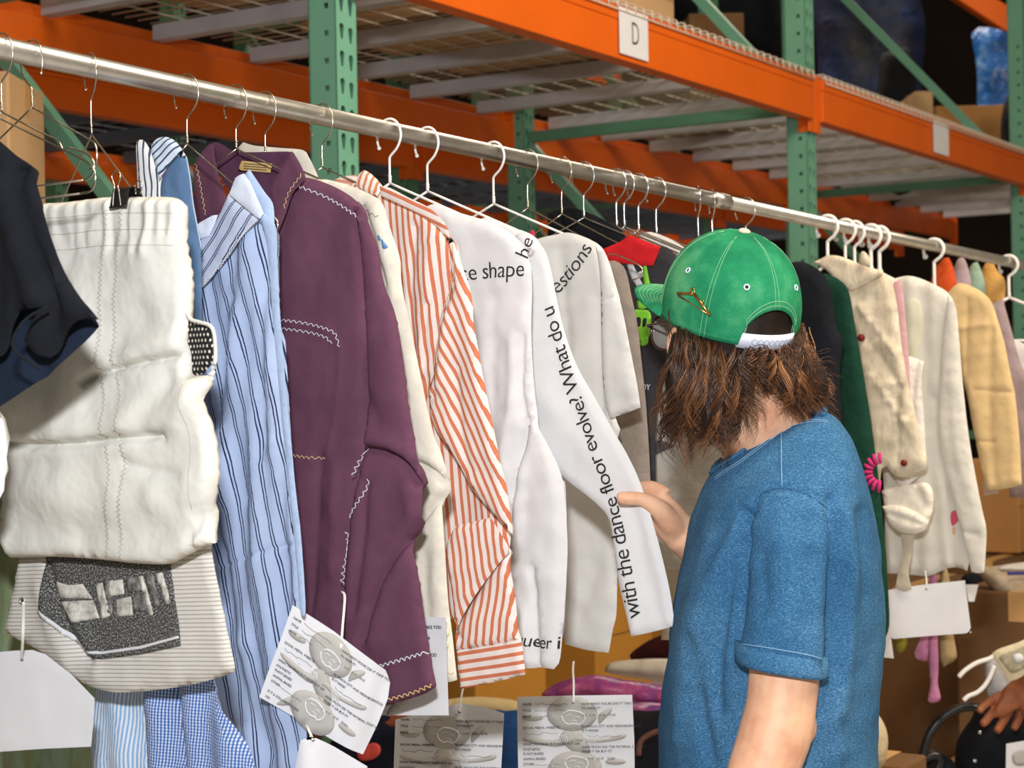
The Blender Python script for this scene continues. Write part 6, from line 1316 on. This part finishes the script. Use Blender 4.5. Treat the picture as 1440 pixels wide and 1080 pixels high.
for pts, rad in (([(962, 470, 2.375), (958, 515, 2.35), (962, 560, 2.347), (972, 598, 2.352)], [.016, .022, .024, .014]), ([(988, 482, 2.36), (985, 530, 2.33), (990, 585, 2.33), (1000, 612, 2.335)], [.018, .027, .029, .014]), ([(1020, 492, 2.35), (1018, 535, 2.325), (1022, 578, 2.325), (1024, 600, 2.33)], [.018, .026, .024, .012]),
                 ([(1056, 496, 2.355), (1064, 520, 2.335), (1068, 538, 2.335)], [.018, .019, .010]), ([(1092, 490, 2.37), (1106, 520, 2.345), (1118, 548, 2.345), (1126, 566, 2.35)], [.018, .024, .023, .012]), ([(1116, 482, 2.39), (1132, 510, 2.37), (1144, 545, 2.365), (1144, 566, 2.365)], [.016, .021, .022, .012]), ([(1080, 495, 2.37), (1088, 525, 2.345), (1102, 552, 2.35)], [.018, .02, .012]),
                 ([(1050, 470, 2.42), (1050, 525, 2.41), (1050, 550, 2.41)], [.055, .045, .028])):
    base.append(limb([P(x, y, Y) for x, y, Y in pts], rad, 14))
base.append(ell(HD(-.020, 0, .0), hf * .082, hl * .0815, ZUP * .098))
hb = union('hair', base, .005, 4, HAIRD, man)
b = MB(); HUV = []; TONE = 0.0
def strand(r, e, Y0, Y1, amp, fr, rad, curl=0.0, out=0.0, ph=None):
    n = 17; ph = rh.uniform(0, 6.28) if ph is None else ph; q = []
    sx = (e[0] - r[0]); 
    for i in range(n):
        t = i / (n - 1); x = r[0] + sx * t ** 1.15; y = r[1] + (e[1] - r[1]) * t
        w_ = amp * t ** .8 * math.sin(ph + 6.28 * fr * t); w2 = amp * t ** .8 * math.cos(ph * 1.3 + 6.28 * fr * t)
        y += 2.0 * t * math.cos(ph + 6.28 * fr * t)
        if curl and t > .75: a = (t - .75) / .25 * 4.2; x += curl * math.sin(a) * 8; y += -abs(curl) * (1 - math.cos(a)) * 5
        Y = Y0 + (Y1 - Y0) * t - out * math.sin(math.pi * min(1, t * 1.1)) + w2 * .0007
        q.append(P(x + w_, y, Y))
    b.tube(q, [rad * (1 - .8 * (i / (n - 1)) ** 2) for i in range(n)], 4)
    tone = min(1, max(0, .31 + TONE + rh.gauss(0, .09) + .16 * max(0, (e[0] - 1090) / 60))); HUV.extend([(tone, i / (n - 1)) for i in range(n) for _ in range(4)])
for k in range(190):                                     # locks: strands that wave together
    u = (k + rh.random()) / 190; ri = min(len(rim) - 2, int(u * (len(rim) - 1))); f = ri / (len(rim) - 1)
    r = rim[ri] + np.array([rh.uniform(-4, 4), rh.uniform(-10, 0)])
    if f < .56:                                          # mass on the near side of the face
        g_ = f / .56; e = np.array([950 + 92 * g_ ** .95 + rh.gauss(0, 9), 592 + 26 * math.sin(math.pi * min(1, g_ * .9 + .1)) + rh.gauss(0, 14)])
        if g_ > .7: e[1] -= 34 * (g_ - .7) / .3
        if g_ < .3 and rh.random() < .5: e[0] -= rh.uniform(4, 24); e[1] += 14
        out, amp = .044, rh.uniform(9, 18)
    elif f < .72: e = np.array([1060 + 52 * (f - .56) / .16 + rh.gauss(0, 7), 525 + 36 * (f - .56) / .16 + rh.gauss(0, 8)]); out, amp = .036, rh.uniform(6, 12)
    else:                                                # mass swung out to the right
        g_ = (f - .72) / .28; e = np.array([1112 + 46 * g_ + rh.gauss(0, 7), 576 - 8 * g_ + rh.gauss(0, 9)]); out, amp = .044, rh.uniform(8, 14)
    TONE = rh.gauss(0, .2); lay = rh.random(); fr = rh.uniform(1.1, 2.0); ph = rh.uniform(0, 6.28); curl = rh.choice([0, 1, -1, 1, -1]) * rh.uniform(.3, 1.0); spread = rh.uniform(3, 7)
    for q in range(19):
        dx, dy = rh.gauss(0, spread * .5), rh.gauss(0, 3)
        strand((r[0] + dx, r[1] + dy * .5), (e[0] + dx * .3 + rh.gauss(0, 1.5), e[1] + dy * 3.6), hy(r[0]) + .026 + .022 * lay + rh.uniform(-.004, .004), hy(e[0], .014) + .03 * lay - .008 + rh.uniform(-.004, .004), amp + rh.uniform(-.8, .8), fr + rh.uniform(-.05, .05), rh.uniform(.00042, .0009), curl, out * (1 - .6 * lay), ph + rh.uniform(-.25, .25))
for k in range(60):                                      # flyaways and loose curls
    if rh.random() < .55: r = rim[rh.randrange(0, 16)]; e = (925 + rh.uniform(-2, 80), 612 + rh.uniform(0, 30)); strand(r, e, hy(r[0]), hy(e[0], .02), rh.uniform(5, 11), rh.uniform(1.5, 3), .0005, rh.choice([-1, 1]) * 1.3, .03)
    else: r = rim[rh.randrange(48, len(rim) - 1)]; e = (1150 + rh.uniform(0, 22), 500 + rh.uniform(0, 80)); strand(r, e, hy(r[0]), 2.36, rh.uniform(5, 10), rh.uniform(1.5, 3), .0004, rh.choice([-1, 1]), .03)
for k in range(34):
    x = rh.uniform(940, 956); strand((x, 438 + rh.uniform(-6, 6)), (x + rh.uniform(-3, 6), 474 + rh.uniform(-14, 14)), 2.375, 2.37, 2, 1.2, .0007, 0, .004)
hs = link('hair_strands', me_from('hair_strands', np.vstack(b.V), b.F, np.array(HUV)), HAIR.m, man); hs['kind'] = 'stuff'

# ------------------------------------------------------------------ the second person's hand, lower right
SK2 = NT('brown_skin', .5, 0, srgb(150, 88, 56), .35); f_ = SK2.noise(SK2.coord('Object'), 24, 4, .6); SK2.color(SK2.ramp(f_, [(.3, srgb(124, 68, 42)), (.7, srgb(168, 102, 66))]))
Y2 = 4.12; p2 = thing('person', 'person out of frame at right, only a brown hand resting on the black bag', 'person', P(1440, 1000, Y2))
ps_ = []
ps_.append(rings([ering(P(1470, 960, Y2 - .02), (.012, 0, .045), (0, .024, 0), 16), ering(P(1440, 968, Y2 - .01), (.010, 0, .044), (0, .022, 0), 16), ering(P(1420, 980, Y2), (.016, 0, .046), (0, .02, 0), 16), ering(P(1402, 988, Y2 + .004), (.02, 0, .036), (0, .016, 0), 16)]))
ps_.append(limb([P(1465, 962, Y2 - .02), P(1540, 930, Y2 - .1), P(1640, 900, Y2 - .2)], [.030, .034, .042]))
for q, r0 in ((((1408, 976), (1392, 986), (1382, 994), (1376, 1001)), .0092), (((1408, 988), (1396, 1002), (1386, 1014), (1381, 1019)), .0102), (((1420, 998), (1412, 1012), (1406, 1022), (1401, 1029)), .0104), (((1436, 998), (1432, 1012), (1428, 1020), (1425, 1026)), .0096)):
    ps_.append(limb([P(x, y, Y2 + .012 - .006 * i) for i, (x, y) in enumerate(q)], [r0 * 1.1, r0 * 1.05, r0, r0 * .8], 12))
ps_.append(limb([P(1440, 990, Y2 - .01), P(1448, 1008, Y2 - .02), P(1450, 1024, Y2 - .02)], [.014, .0115, .009], 12))
union('body', ps_, .0032, 4, SK2.m, p2)
b = MB(); b.tube([P(1560, 922, Y2 - .12), P(1660, 893, Y2 - .22)], .055, 16); b.build('sleeve', M['blackcloth'], p2, smooth=True)
